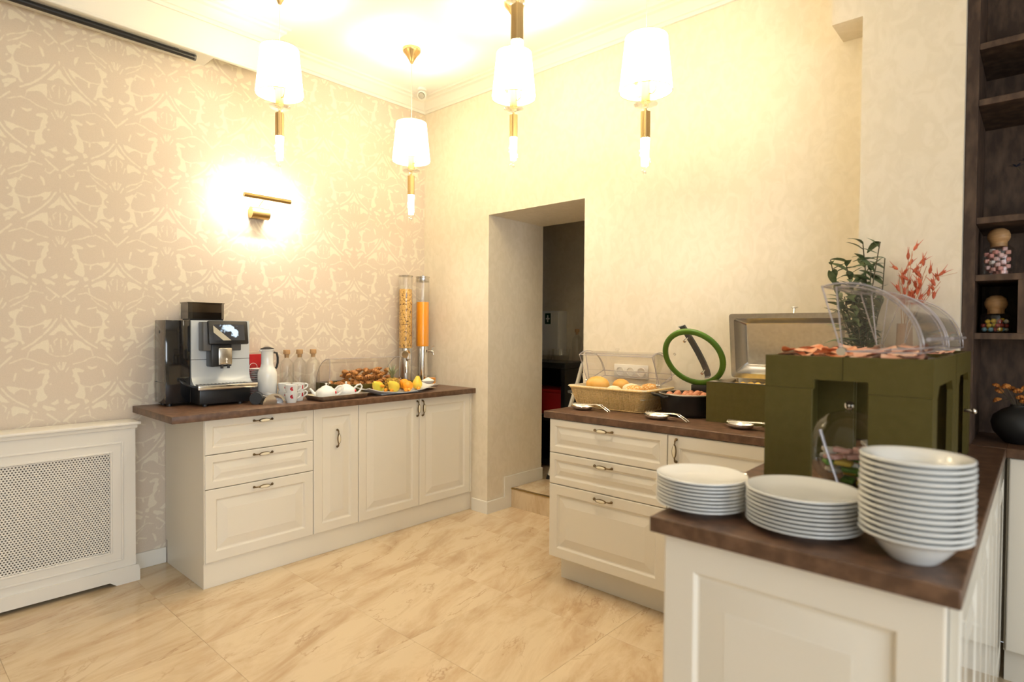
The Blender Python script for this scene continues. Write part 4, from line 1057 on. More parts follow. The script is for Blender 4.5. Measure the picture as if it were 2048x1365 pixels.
for nm, x, y, r, s, m_, lb in (('bread_bun', -1.862, 2.805, .060, (1.15, .9, .80), 'bun', 'large smooth golden bun at the doorway end of the basket'),
        ('bread_bun', -1.775, 2.912, .050, (1, .9, .80), 'bun', 'smaller smooth golden bun behind the large one'),
        ('bread_roll', -1.738, 2.778, .040, (1.1, .8, .66), 'pale_roll', 'pale floury roll at the front of the basket'),
        ('bread_roll', -1.668, 2.842, .043, (1.2, .8, .76), 'pale_roll', 'pale floury roll in the middle of the basket'),
        ('seeded_bun', -1.602, 2.762, .050, (1.1, .9, .66), 'seed_bun', 'seeded bun at the pot end of the basket, nearer the front rim'),
        ('seeded_bun', -1.592, 2.908, .050, (1.1, .9, .66), 'seed_bun', 'seeded bun at the pot end of the basket, nearer the wall')):
    me = BUN(r, *s).mesh(nm, 180)
    tag(rawobj(nm, me, M[m_], None, (x, y, loaf.drop(me, x, y, (0, 0, .12))), (0, 0, .12)), lb, 'bread')

# ------------------------------------------------------------------ tongs on oval rests
def rest_mesh():
    g = G(); prof = [(.0, .004), (.5, .004), (.8, .008), (1, .020), (1.02, .0215), (1, .0185), (.8, .0055), (.5, .0), (0, .0)]
    g.grid(36, len(prof), lambda u, v: (lambda r, z: (.066*r*math.cos(2*PI*u), .042*r*math.sin(2*PI*u), z))(*prof[round(v*(len(prof)-1))]), True)
    vs = [(.060, -.009, .018), (.060, .009, .018), (.100, .008, .0225), (.100, -.008, .0225), (.060, -.009, .0158), (.060, .009, .0158), (.100, .008, .0203), (.100, -.008, .0203)]
    g.add(vs, [(0, 1, 2, 3), (7, 6, 5, 4), (0, 4, 5, 1), (1, 5, 6, 2), (2, 6, 7, 3), (3, 7, 4, 0)]); return g.mesh('spoon_rest', 50)
REST = rest_mesh()
def tong_mesh():
    g = G()
    for s in (-1, 1):
        pts = [(-.050, s*.016, .029), (-.03, s*.017, .029), (.02, s*.012, .032), (.085, s*.009, .036), (.115, s*.010, .034), (.145, s*.012, .018), (.165, s*.012, .0052)]
        g.tube(pts, [.0065, .0075, .006, .0055, .0055, .0055, .005], 8, flat=.42)
        for k in range(6): g.cyl((-.052+.007*k, s*.010, .030), (-.052+.007*k, s*.005, .036), .0022, .0008, 5)
    g.tube([(.10, -.010, .036), (.122, 0, .0365), (.10, .010, .036)], .0045, 8, flat=.5)
    return g.mesh('serving_tongs', 45)
TONG = tong_mesh()
for x, y, rz, a in ((-1.840, 2.625, .06, 'in front of the bread basket'), (-1.385, 2.600, -.02, 'in front of the black pot'), (-.985, 2.610, -.04, 'in front of the chafing dish')):
    tag(rawobj('spoon_rest', REST, M['chrome'], None, (x, y, HC), (0, 0, rz)), 'oval steel spoon rest '+a, 'spoon rest')
    tag(rawobj('serving_tongs', TONG, M['chrome'], None, (x, y, HC), (0, 0, rz)), 'steel serving tongs lying on the rest '+a, 'tongs')

# socket plate on the wall behind the basket
so = thing('wall_socket', 'white triple wall socket behind the bread basket', 'socket', (-1.905, YB, 1.050))
obj('plate', G().box(0, -.010, 0, .226, 0, .082, .003, 2), M['white'], so)
for k in range(3):
    o = obj('socket_face', G().lathe([(.0265, .0), (.0265, .003), (.0225, .003), (.021, -.006), (0, -.006)], 24), M['white'], so, (.043+.070*k, -.0105, .041), (PI/2, 0, 0))
    obj('pin_hole', G().cyl((-.009, 0, -.0062), (-.009, 0, -.0045), .003, n=8).cyl((.009, 0, -.0062), (.009, 0, -.0045), .003, n=8), M['black'], o)

# ------------------------------------------------------------------ pot of eggs with its green-rimmed lid
POT = (-1.338, 2.845)
pt_ = thing('cooking_pot', 'wide black enamel pot with side handles', 'pot', (*POT, HC)); pt_.scale = (.96, .96, 1)
obj('pot_body', G().lathe([(.118, 0), (.128, .004), (.136, .02), (.148, .104), (.152, .110), (.150, .113), (.144, .108), (.132, .02), (.120, .008), (0, .007)], 48), M['pot'], pt_, ang=50)
for a in (PI*1.30, PI*.36):
    d = Vector((math.cos(a), math.sin(a), 0)); q = Vector((-d.y, d.x, 0))
    g = G(); pts = [d*.146+q*s_*.055 for s_ in (-1,)]+[d*.165+q*-.052, d*.186+q*-.034, d*.190, d*.186+q*.034, d*.165+q*.052, d*.146+q*.055]
    g.tube([(p_.x, p_.y, .100+.010*(i in (2, 3, 4))) for i, p_ in enumerate(pts)], [.010, .011, .013, .014, .013, .011, .010], 10, flat=.6)
    obj('pot_handle', g, M['pot'], pt_)
obj('rim_ring', G().lathe([(.146, .108), (.153, .109), (.154, .113), (.150, .1155), (.145, .113), (.146, .108)], 48, cap=False), M['steel'], pt_)
obj('lid_holder', G().box(-.042, .118, .100, .046, .158, .1475, .005, 2), M['pot'], pt_)
EGG = G().ball((0, 0, 0), .0205, 18, 12, (1, 1, 1.2)).mesh('brown_egg', 180)
M['egg'] = noisy(mat('brown_eggshell', (.47, .17, .075), .45), (.56, .24, .12), 18, 3)
obj('glass_insert', G().lathe([(.128, .03), (.139, .118), (.137, .118), (.126, .032)], 40, cap=False), M['glass'], pt_)
obj('cloth_bed', G().lathe([(.124, .028), (.133, .070), (.06, .074), (0, .074)], 32), M['linen'], pt_)
rr = random.Random(4); eggs = Pile([pt_])
for i in range(14):
    a = i*2.39996; r = .098*math.sqrt((i+.3)/14); x, y = POT[0]+r*math.cos(a), POT[1]+r*math.sin(a); rot = (.5*rr.random(), .4*rr.random(), a)
    tag(rawobj('brown_egg', EGG, M['egg'], None, (x, y, eggs.drop(EGG, x, y, rot)), rot), 'brown boiled egg inside the black pot', 'egg', 'eggs in the black pot')
# lid stands tilted on the rear rim: inner face towards the room
LC = Vector((0, 0, CAM_H))+(Vector((-1.322, 2.862, 1.196))-Vector((0, 0, CAM_H)))*1.012; vv = (LC-Vector((0, 0, CAM_H))).normalized(); rv_ = vv.cross(Vector((0, 0, 1))).normalized(); uv_ = rv_.cross(vv)
nl = (-.376*rv_ - .518*uv_ - .77*vv).normalized()
lx = Vector((0, 0, 1)).cross(nl).normalized(); ly = nl.cross(lx)
ld = bpy.data.objects.new('pot_lid', None); COL.objects.link(ld); ld.empty_display_size = .05
tag(ld, 'glass pot lid with green silicone rim standing tilted on the pot', 'lid')
ld.matrix_world = Matrix(((lx.x, ly.x, nl.x, LC.x), (lx.y, ly.y, nl.y, LC.y), (lx.z, ly.z, nl.z, LC.z), (0, 0, 0, 1)))
obj('green_rim', G().lathe([(.139, .004), (.145, .009), (.161, .010), (.1675, .004), (.1675, -.007), (.161, -.012), (.145, -.011), (.139, -.005), (.139, .004)], 56, cap=False), M['lidgreen'], ld, ang=70)
obj('glass', G().grid(48, 6, lambda u, v: (.143*v*math.cos(2*PI*u), .143*v*math.sin(2*PI*u), -.001-.020*(1-v*v)), True), M['glass'], ld)
hx = (-uv_ + .27*rv_); hd_ = Vector((hx.dot(lx), hx.dot(ly), 0)).normalized(); wd_ = Vector((-hd_.y, hd_.x, 0))
def hp(s_, z): return (hd_.x*s_, hd_.y*s_, z)
hpts = [(-.172, -.040), (-.168, -.050), (-.120, -.056), (-.06, -.061), (0, -.063), (.06, -.060), (.11, -.052), (.135, -.040), (.138, -.028)]
vs = []; fs = []
for i, (s_, z) in enumerate(hpts):
    for w_, dz in ((-.017, 0), (.017, 0), (.015, .010), (-.015, .010)):
        q = hd_*s_+wd_*w_; vs.append((q.x, q.y, z+dz))
for i in range(len(hpts)-1):
    for k in range(4): fs.append((i*4+k, i*4+(k+1) % 4, i*4+4+(k+1) % 4, i*4+4+k))
fs += [(0, 1, 2, 3), tuple(len(hpts)*4-4+k for k in range(4))]
obj('handle', G().add(vs, fs), M['grey'], ld)
for s_ in (-.100, .098):
    q = hp(s_, 0); obj('screw', G().lathe([(.005, -.058), (.005, -.012), (.0075, -.011), (.0075, .003), (0, .004)], 12, (q[0], q[1], 0)), M['chrome'], ld)
q = (-.105, .012, 0); obj('steam_vent', G().tube([(-.105+.006*math.cos(a*PI/6), .012+.006*math.sin(a*PI/6), -.008) for a in range(12)], .0014, 6, True), M['chrome'], ld)

# ------------------------------------------------------------------ chafing dish in its olive box
cf = thing('chafing_dish', 'steel chafing dish in an olive green box with raised lid', 'chafing dish', (-1.188, 2.718, HC))
cw, cd, chh = .60, .325, .188
g = G().box(0, 0, 0, cw, .014, chh).box(0, cd-.014, 0, cw, cd, chh).box(0, .014, 0, .014, cd-.014, chh).box(cw-.014, .014, 0, cw, cd-.014, chh)
obj('box', g, M['green'], cf)
obj('water_pan', tray_mesh(.545, .27, .055, .012, .003, .022), M['steel'], cf, (cw/2, cd/2, chh-.052), ang=40)
lm = Matrix.Translation((0, 0, 0))
lidp = bpy.data.objects.new('raised_lid', None)
# lid: deep rectangular pan hinged at the back edge, opening towards the room
g = tray_mesh(.490, .275, .075, .030, .002, .022)
o = obj('raised_lid', g, M['steel'], cf, ang=40)
o.matrix_local = Matrix.Translation((cw/2+.0, cd-.052, chh+.180)) @ Matrix.Rotation(math.radians(98), 4, 'X')
g = G().cyl((cw/2+.01, cd-.06, chh+.322), (cw/2+.01, cd-.052, chh+.352), .005, n=10); g.ball((cw/2+.01, cd-.050, chh+.358), .011, 12, 8, (1.6, 1, .5))
obj('lid_knob', g, M['chrome'], cf)
for x in (cw/2-.05, cw/2+.05): obj('hinge', G().cyl((x, cd-.045, chh-.001), (x, cd-.040, chh+.042), .008, n=10), M['chrome'], cf)
M['egg_scramble'] = noisy(mat('scrambled_egg', (.80, .48, .05), .5), (.86, .60, .14), 60, 4, bump=.004)
g = G(); rr = random.Random(8)
g.grid(22, 12, lambda u, v: (.045+.20*u, .05+.225*v, chh-.022+.012*math.sin(u*17+v*5)*math.sin(v*13)+.010*math.sin(PI*u)*math.sin(PI*v)))
o = obj('scrambled_egg', g, M['egg_scramble'], None, (-1.188, 2.718, HC), ang=60); o['kind'] = 'stuff'; o['label'] = 'yellow scrambled egg filling the steel pan'; o['category'] = 'egg'
SAUS = G().tube([(-.055, 0, 0), (-.05, .004, .001), (-.02, .008, .0015), (.02, .008, .0015), (.05, .003, .001), (.055, 0, 0)], [.005, .0105, .012, .012, .0105, .005], 10).mesh('sausage', 60)
M['saus'] = noisy(mat('browned_sausage', (.22, .055, .025), .35), (.34, .10, .05), 30, 3)
pan_ = Pile([c for c in cf.children if c.name.startswith('water_pan')])
for i in range(10):
    x, y = -1.188+.285+.0258*i, 2.718+.165+.006*(i % 2)
    rot = (0, 0, PI/2); tag(rawobj('sausage', SAUS, M['saus'], None, (x, y, pan_.drop(SAUS, x, y, rot)), rot), 'browned sausage in the steel pan', 'sausage', 'sausages in the chafing dish')
# ------------------------------------------------------------------ olive green display stands on the peninsula
GX0, GX1, ZTOP = -.580, -.190, 1.266
def stand(y0, y1, label, side_open=True):
    w, dp, h = GX1-GX0, y1-y0, ZTOP-HC
    t = thing('display_stand', label, 'display stand', (GX0, y0, HC))
    leg = .122; br = .066
    def facade(x0, x1, ya, yb, nm, ax):
        pass
    # front and rear: two broad legs and a bridge, each a board of its own
    for k, y in enumerate((0, dp-.014)):
        obj('leg_board', G().box(0, y, 0, leg, y+.014, h-.088, .0008, 1), M['green'], t)
        obj('leg_board', G().box(w-.136, y, 0, w, y+.014, h-.094, .0008, 1), M['green'], t)
        br1 = [(0, h-.0872), (leg+.0045, h-.0872), (leg+.0045, h-.063), (w/2-.0008, h-.063), (w/2-.0008, h), (0, h)]
        br2 = [(w/2+.0008, h-.063), (w-.136, h-.063), (w-.136, h-.0932), (w, h-.0932), (w, h), (w/2+.0008, h)]
        obj('bridge_board', G().prism(br1, y, y+.014), M['green'], t); obj('bridge_board', G().prism(br2, y, y+.014), M['green'], t)
    for x in (0, w-.014):
        g = G().prism([(.0145, 0), (.075, 0), (.075, h-.10), (.110, h-.070), (dp-.110, h-.070), (dp-.075, h-.10), (dp-.075, 0), (dp-.0145, 0), (dp-.0145, h), (.0145, h)], x, x+.014, 'x')
        obj('side_board', g, M['green'], t)
    obj('pan', G().box(.016, .016, h-.030, w-.016, dp-.016, h-.010), mat('cold_pan', (.20, .19, .17), .4), t)
    return t
s1 = stand(1.721, 2.212, 'olive green bridge-shaped display stand right behind the plate stacks')
s2 = stand(2.232, 2.700, 'olive green display stand behind the other, near the pier')
obj('side_knob', G().cyl((GX1-GX0, .25, .17), (GX1-GX0+.022, .25, .17), .006, n=12).ball((GX1-GX0+.026, .25, .17), .010, 12, 8), M['chrome'], s2)
for y0, L, lb in ((1.735, .465, 'clear roll-top hood open over the pink meat slices'), (2.246, .44, 'clear roll-top hood near the pier, shut lower')):
    c = thing('display_cover', lb, 'cover', (-.392, y0, ZTOP+.014), PI/2)
    if y0 < 2:
        rolltop(c, L, .180, 4, 106, mirror=-1, knob=60); rolltop(c, L, .172, 0, 96, ins=.012, mirror=-1)
    else:
        rolltop(c, L, .180, 0, 84, mirror=-1, knob=12); rolltop(c, L, .172, 0, 72, ins=.012, mirror=-1)
    g = G().tube([(-.004, -.176 if False else -mir*.180, .012) for mir in ()] or [(.02, -.186, .034), (L-.02, -.186, .034)], .0055, 10)
    obj('grip_bar', g, M['edge_acrylic'], c)
# folded slices of meat
def slice_mesh(seed):
    """a folded slice with its own thickness"""
    r_ = random.Random(seed); p = r_.uniform(0, 6); t = .0016
    def fn(u, v):
        k = 2*v if v <= .5 else 2-2*v; z = .0060*math.sin(2*PI*u*2+p)*k*k+.0030*math.sin(2*PI*u*3+p)*k
        return ((.038*k+.0004)*math.cos(2*PI*u), (.030*k+.0004)*math.sin(2*PI*u), z+(t/2 if v <= .5 else -t/2))
    return G().grid(18, 9, fn, True)
def meat(nm, c1, c2):
    return noisy(mat(nm, c1, .35), c2, 26, 3, .42, .6, coord='Object')
MT = [meat('salmon_slice', (.78, .25, .10), (.86, .45, .26)), meat('ham_slice', (.80, .42, .30), (.86, .58, .44)), meat('salami_slice', (.60, .17, .12), (.78, .42, .32)), meat('pale_ham', (.84, .52, .36), (.76, .36, .24))]
rr = random.Random(21)
for (xa, xb, ya, yb, kinds, cols, word, n) in ((-.532, -.442, 1.795, 2.150, 'salmon_slice', (0,), 'orange-pink salmon slice on the open side of the stand', 22), (-.347, -.273, 1.795, 2.130, 'ham_slice', (1, 3), 'pale pink ham slice under the clear hood right behind the plates', 26), (-.530, -.265, 2.308, 2.618, 'salami_slice', (2, 1), 'reddish meat slice on the stand near the pier', 24)):
    mes = []
    for q in range(3):
        me = slice_mesh(q+len(word)).mesh(kinds, 80); me.materials.append(MT[cols[q % len(cols)]]); mes.append(me)
    tops = Pile([s1 if yb < 2.2 else s2]); cells = []
    for nx, ny in (((2, 6), (2, 5), (2, 2)) if xb-xa < .2 else ((4, 4), (4, 3))):      # one layer of slices upon the other
        for i in range(nx):
            for j in range(ny):
                h_ = (ny-1)/(5 if xb-xa < .2 else 3)
                cells.append((xa+(xb-xa)*i/(nx-1), (ya+yb)/2+(yb-ya)/2*h_*(2*j/(ny-1)-1)))
    for i, (x, y) in enumerate(cells[:n]):
        x += rr.uniform(-.002, .002); y += rr.uniform(-.003, .003)
        me = mes[i % 3]; rot = (rr.uniform(-.08, .08), rr.uniform(-.08, .08), rr.choice((0, PI))+rr.uniform(-.3, .3))
        o = rawobj(kinds, me, None, None, (x, y, tops.drop(me, x, y, rot)), rot)
        tag(o, word, 'meat slice', kinds.replace('_', ' ')+'s on the stand')
# under the bridge: bowl with dome, small packets, cutlery
db = thing('glass_bowl', 'glass bowl of coloured packets under the bridge of the stand', 'bowl', (-.400, 1.872, HC))
obj('bowl_glass', G().lathe([(.055, 0), (.060, .002), (.085, .030), (.100, .066), (.102, .068), (.099, .068), (.083, .031), (.058, .005), (0, .004)], 36), M['glass'], db)
obj('dome', G().lathe([(.102, .070), (.103, .085), (.098, .130), (.082, .170), (.055, .196), (.02, .208), (0, .210)], 36, cap=False), M['glass'], db)
obj('dome_knob', G().ball((0, 0, .222), .013, 14, 10), M['chrome'], db)
PK = G().box(-.022, -.016, -.006, .022, .016, .006, .004, 2).mesh('food_packet')
cols = [('pink_foil', (.80, .50, .46)), ('white_foil', (.78, .77, .72)), ('yellow_foil', (.80, .62, .12)), ('green_foil', (.16, .36, .06)), ('blue_foil', (.30, .45, .52))]
PM = [mat(a, b, .35) for a, b in cols]
bowlp = Pile([c for c in db.children if c.name.startswith('bowl_glass')])
bed = [(r*math.cos(a), r*math.sin(a), a+PI/2, lay) for lay, (nr, r, mid) in enumerate(((5, .040, 1), (6, .048, 1), (6, .054, 1), (6, .050, 0))) for r, a in ([(0, .4*lay)] if mid else [])+[(r, 2*PI*q/nr+.5*lay) for q in range(nr)]]
for i, (bx_, by_, a, lay) in enumerate(bed):
    z = .018+.019*lay
    me = PK.copy(); me.materials.append(PM[(3, 2, 3, 4, 1)[i % 5] if z < .05 else (0, 1, 0)[i % 3]])
    rot = (rr.uniform(-.12, .12), rr.uniform(-.12, .12), a); x, y = -.400+bx_, 1.872+by_
    tag(rawobj('food_packet', me, None, None, (x, y, bowlp.drop(me, x, y, rot)), rot), '%s single-serve packet in the glass bowl' % ('coloured' if z < .05 else 'pale pink'), 'packet', 'packets in the glass bowl')
tag(obj('clear_scoop', G().tube([(-.392, 1.750, HC+.006), (-.428, 1.748, HC+.115), (-.443, 1.747, HC+.165)], [.006, .008, .009], 8, flat=.5), M['edge_acrylic']), 'clear plastic scoop leaning under the bridge of the stand', 'scoop')
# small whisk-like tongs head by the left leg
tw = thing('coil_server', 'twisted steel server lying beside the stand leg', 'server', (-.625, 1.64, HC))
obj('coil', G().tube([(.010*math.cos(a*.9), -.035+.0016*a*1.0, .0125+.010*math.sin(a*.9)) for a in range(60)], .0022, 6), M['chrome'], tw)
obj('grip', G().tube([(0, -.035, .010), (.004, -.085, .008)], .005, 8), M['chrome'], tw)

# ------------------------------------------------------------------ plates and bowls at the worktop end
PLATE = lambda R: G().lathe([(R*.52, .0008), (R*.55, 0), (R*.58, .001), (R*.60, .004), (R*.75, .0075), (R*.97, .0145), (R, .0160), (R*.998, .0185), (R*.985, .0192), (R*.96, .0182), (R*.72, .0112), (R*.60, .0082), (R*.40, .0064), (0, .006)], 56)
def stack(nm, me, x, y, n, pitch, lb_top, lb, cat, grp):
    r_ = random.Random(n)
    for k in range(n):
        o = rawobj(nm, me, M['porcelain'], None, (x+r_.uniform(-.0008, .0008), y+r_.uniform(-.0008, .0008), HC+pitch*k), (0, 0, r_.uniform(0, 6)))
        tag(o, lb_top if k == n-1 else lb, cat, grp)
stack('dessert_plate', PLATE(.107).mesh('dessert_plate', 60), -.609, 1.374, 9, .0080, 'topmost white plate of the short stack at the worktop corner', 'white plate inside the short stack at the worktop corner', 'plate', 'short plate stack')
stack('dinner_plate', PLATE(.1165).mesh('dinner_plate', 60), -.383, 1.384, 9, .0086, 'topmost white plate of the middle, wider stack', 'white plate inside the middle, wider stack', 'plate', 'wide plate stack')
R = .0930
BOWL = G().lathe([(.033, 0), (.039, 0), (.042, .003), (.055, .017), (.067, .033), (.074, .043), (.083, .046), (R-.002, .0495), (R, .0515), (R-.001, .0540), (R-.004, .0545), (.081, .0510), (.071, .0475), (.061, .034), (.048, .017), (.033, .007), (0, .006)], 56)
stack('soup_bowl', BOWL.mesh('soup_bowl', 60), -.1735, 1.340, 14, .0110, 'topmost white soup bowl of the tallest stack', 'white soup bowl inside the tallest stack', 'bowl', 'soup bowl stack')

# ------------------------------------------------------------------ plants behind the stands
M['leaf_green'] = noisy(mat('olive_leaf', (.085, .125, .045), .5), (.16, .20, .09), 30, 2)
M['stalk'] = mat('stalk', (.10, .08, .04), .7)
def lance(L, w, n=6, bend=.3):
    vs = []; fs = []
    for i in range(n+1):
        t = i/n; ww = w*math.sin(PI*min(1, t*.93+.05))**.8
        z = -bend*L*t*t
        vs += [(L*t, -ww/2, z+.12*ww), (L*t, 0, z), (L*t, ww/2, z+.12*ww)]
    for i in range(n): q = 3*i; fs += [(q, q+1, q+4, q+3), (q+1, q+2, q+5, q+4)]
    return G().add(vs, fs)
gv = thing('olive_branch_plant', 'tall leafy green branch arrangement before the pier', 'plant', (-.535, 2.775, HC))
obj('vase', G().lathe([(.030, 0), (.036, .004), (.040, .10), (.034, .24), (.024, .30), (.026, .305), (.022, .305), (.020, .29), (0, .28)], 28), mat('dark_vase', (.05, .05, .045), .3), gv)
LV = [lance(.086, .028, bend=b).mesh('leaf', 60) for b in (.1, .3, .5)]
rr = random.Random(33); g = G(); lv = 0
for s_ in range(12):
    a = s_*2.4; lean = (.035+.05*rr.random())*(1.0 if s_ else .2); top = rr.uniform(.50, .70)+(.12 if s_ in (0, 3) else 0); base = Vector((0, 0, .22)); tip = Vector((lean*math.cos(a)*1.5-.028, -abs(lean*math.sin(a)*.6)-.006, min(top+.06, .79)))
    pts = [base.lerp(tip, t)+Vector((.012*math.sin(t*4+s_), 0, 0)) for t in (0, .25, .5, .75, 1)]
    g.tube(pts, .0022, 5)
    for k in range(24):
        t = .05+.95*k/23; p_ = base.lerp(tip, t)+Vector((.012*math.sin(t*4+s_), 0, 0)); ang = k*2.1+s_
        for _ in range(60):      # keep each leaf clear of the wall, the stand and the grass
            q = rr.uniform(.75, 1.1); pit = rr.uniform(.05, 1.0); e = .086*q*math.cos(pit)
            tx, ty = p_.x+e*math.cos(ang), p_.y+e*math.sin(ang)
            if -.17 < tx < .050 and ty < .042 and ty > (-.052 if p_.z < .46 else -.10): break
            ang += rr.uniform(.3, 2.5)
        else: continue
        o = rawobj('leaf', LV[lv % 3], M['leaf_green'], gv, p_, (rr.uniform(-.4, .4), -pit, ang)); o.scale = (q, q, q); lv += 1
obj('stem', g, M['stalk'], gv)
rv = thing('red_oat_grass', 'dried red oat grass in a beige vase before the pier', 'plant', (-.405, 2.778, HC))
obj('vase', G().lathe([(.028, 0), (.034, .004), (.036, .12), (.032, .30), (.026, .46), (.027, .465), (.022, .465), (.02, .45), (0, .44)], 28), mat('peach_vase', (.52, .36, .26), .5), rv)
M['oat'] = noisy(mat('red_oat', (.48, .085, .035), .6), (.62, .16, .07), 60, 2)
SP = G(); SP.lathe([(0, 0), (.004, .006), (.0065, .016), (.004, .027), (0, .036)], 8)
for s_ in (-1, 1): SP.tube([(s_*.003, 0, .016), (s_*.008, 0, .036), (s_*.014, 0, .052)], [.0022, .0014, .0004], 5)
SPM = SP.mesh('spikelet', 60); g = G()
for s_ in range(9):
    tip = Vector((-.022+.135*s_/8+rr.uniform(-.01, .01), -rr.uniform(.0, .05), .735-.10*abs(s_-3)/5+rr.uniform(-.03, .01))); base = Vector((rr.uniform(-.012, .012), 0, .44))
    g.tube([base, base.lerp(tip, .5)+Vector((0, 0, .01)), tip], .0011, 4)
    for k in range(4):
        t = .45+.55*k/3; p_ = base.lerp(tip, t); o = rawobj('spikelet', SPM, M['oat'], rv, p_+Vector((rr.uniform(-.010, .018), -.002, 0)), (rr.uniform(-.6, .6), rr.uniform(-.9, .9), rr.uniform(0, 3)))
g.tube([(.01, 0, .44), (.06, -.01, .58), (.10, -.015, .64), (.165, -.02, .655)], .0007, 4)
obj('stem', g, mat('dry_stem', (.52, .26, .12), .7), rv)
# ------------------------------------------------------------------ shelf contents in the niche
JAR = lambda h, r: G().lathe([(r*.92, 0), (r, .004), (r, h*.74), (r*.92, h*.84), (r*.62, h*.94), (r*.60, h), (r*.56, h), (r*.57, h*.94), (r*.88, h*.83), (r*.955, h*.73), (r*.955, .006), (0, .004)], 32)
CUBE = G().box(-.0078, -.0078, -.0078, .0078, .0078, .0078, .003, 2).mesh('marshmallow', 80)
CAN = G().ball((0, 0, 0), .0090, 12, 8).mesh('candy', 180)
def jar(x, y, z, h, r, label, item, me, cols, n, grp, lbl):
    t = thing('candy_jar', label, 'jar', (x, y, z))
    obj('jar_glass', JAR(h, r), M['glass'], t, ang=50)
    obj('ball_lid', G().lathe([(r*.52, h-.012), (r*.53, h+.006), (r*.60, h+.010), (r*.70, h+.022), (r*.70, h+.034), (r*.58, h+.050), (r*.3, h+.060), (0, h+.062)], 28), M['wood_ball'], t, ang=60)
    ms = []
    for c in cols:
        q = me.copy(); q.materials.append(mat('sweet', c, .5)); ms.append(q)
    r_ = random.Random(n); per = 13
    fl_ = obj('jar_floor', G().lathe([(r*.90, .0045), (r*.90, .0055), (0, .0055)], 16), M['glass'], t)
    sw = Pile([fl_]); lim = r*.955-(.0122 if item == 'marshmallow' else .0095)
    for k in range(n):
        a = k*2.39996; rad = lim*math.sqrt((k % per+.5)/per); me_ = ms[r_.randrange(len(ms))]
        rot = (0, 0, a) if item == 'marshmallow' else (r_.random()*3, r_.random()*3, a); px_, py_ = x+rad*math.cos(a), y+rad*math.sin(a)
        tag(rawobj(item, me_, None, None, (px_, py_, sw.drop(me_, px_, py_, rot)), rot), lbl, 'sweet', grp)
jar(-.133, 3.02, 1.556, .128, .052, 'glass jar of pink and white marshmallows with wooden ball lid', 'marshmallow', CUBE, [(.80, .42, .36), (.78, .72, .68), (.74, .48, .46), (.70, .30, .26)], 45, 'marshmallows in the jar', 'pink or white marshmallow in the upper jar')
jar(-.137, 3.02, 1.332, .088, .052, 'glass jar of mixed coloured sweets with wooden ball lid', 'candy', CAN, [(.75, .50, .06), (.40, .06, .04), (.70, .66, .55), (.22, .40, .46), (.72, .58, .10)], 36, 'sweets in the lower jar', 'coloured round sweet in the lower jar')
vs_ = thing('black_vase', 'round black vase of dried orange flowers in the niche', 'vase', (-.062, 3.03, HC))
obj('vase_body', G().lathe([(.03, 0), (.045, .004), (.078, .045), (.086, .078), (.078, .108), (.05, .132), (.028, .142), (.026, .150), (.022, .150), (.022, .138), (0, .13)], 36), mat('matt_black', (.008, .008, .008), .55), vs_, ang=60)
M['dry_orange'] = noisy(mat('dried_orange_petal', (.42, .12, .02), .6), (.60, .26, .05), 80, 2)
g = G(); rr = random.Random(9); heads = []
for k in range(11):
    a = k*2.4; tip = Vector((.075*math.cos(a)*rr.uniform(.3, 1)-.01, .05*math.sin(a)*rr.uniform(.3, 1), rr.uniform(.155, .245))); heads.append(tip)
    g.tube([(0, 0, .12), (tip.x*.4, tip.y*.4, .17), tip], .0012, 4)
obj('stem', g, M['stalk'], vs_)
FL = G()
for q in range(3):
    for k in range(9):
        a = 2*PI*k/9+q; FL.ball((.007*(q+1)/2*math.cos(a), .007*(q+1)/2*math.sin(a), .006-.003*q), .0055, 6, 5, (1, 1, .8))
FLM = FL.mesh('flower_head', 180)
for tip in heads: rawobj('flower_head', FLM, M['dry_orange'], vs_, tip, (rr.uniform(-.5, .5), rr.uniform(-.5, .5), 0))
bf = thing('blue_flower', 'dark blue dried flower spray on the middle shelf', 'flower', (-.03, 3.05, 1.777))
obj('holder', G().lathe([(.022, 0), (.026, .003), (.022, .05), (.012, .075), (.012, .09), (.009, .09), (.009, .07), (0, .06)], 20), M['matt'] if 'matt' in M else mat('dark_holder', (.02, .02, .02), .5), bf)
g = G(); BL = lance(.028, .008, bend=.2).mesh('petal', 60); blue = mat('dark_blue_petal', (.012, .018, .045), .6)
for k in range(5):
    tip = Vector((-.055+.03*k, -.03+.01*k, .20+.02*math.sin(k*2))); g.tube([(0, 0, .07), tip*.6+Vector((0, 0, .05)), tip], .001, 4)
    for q in range(6): rawobj('petal', BL, blue, bf, tip, (0, -.5, q*1.05))
obj('stem', g, M['stalk'], bf)
tl = thing('trailing_plant', 'green trailing plant on the top shelf of the dark unit', 'plant', (.03, 3.06, 2.4425))
obj('pot', G().lathe([(.035, 0), (.04, .003), (.05, .08), (.046, .08), (.036, .01), (0, .008)], 24), M['matt_pot'] if 'matt_pot' in M else mat('clay_pot', (.18, .10, .06), .7), tl)
LF = lance(.06, .024, bend=.4).mesh('leaf', 60); bright = mat('bright_leaf', (.12, .30, .03), .45)
for k in range(20): rawobj('leaf', LF, bright, tl, (.045*math.cos(k*2.4)*.7, -.02+.035*math.sin(k*2.4), .080+.022*math.sin(k)), (0, -.3+.25*math.sin(k*3), k*2.4))

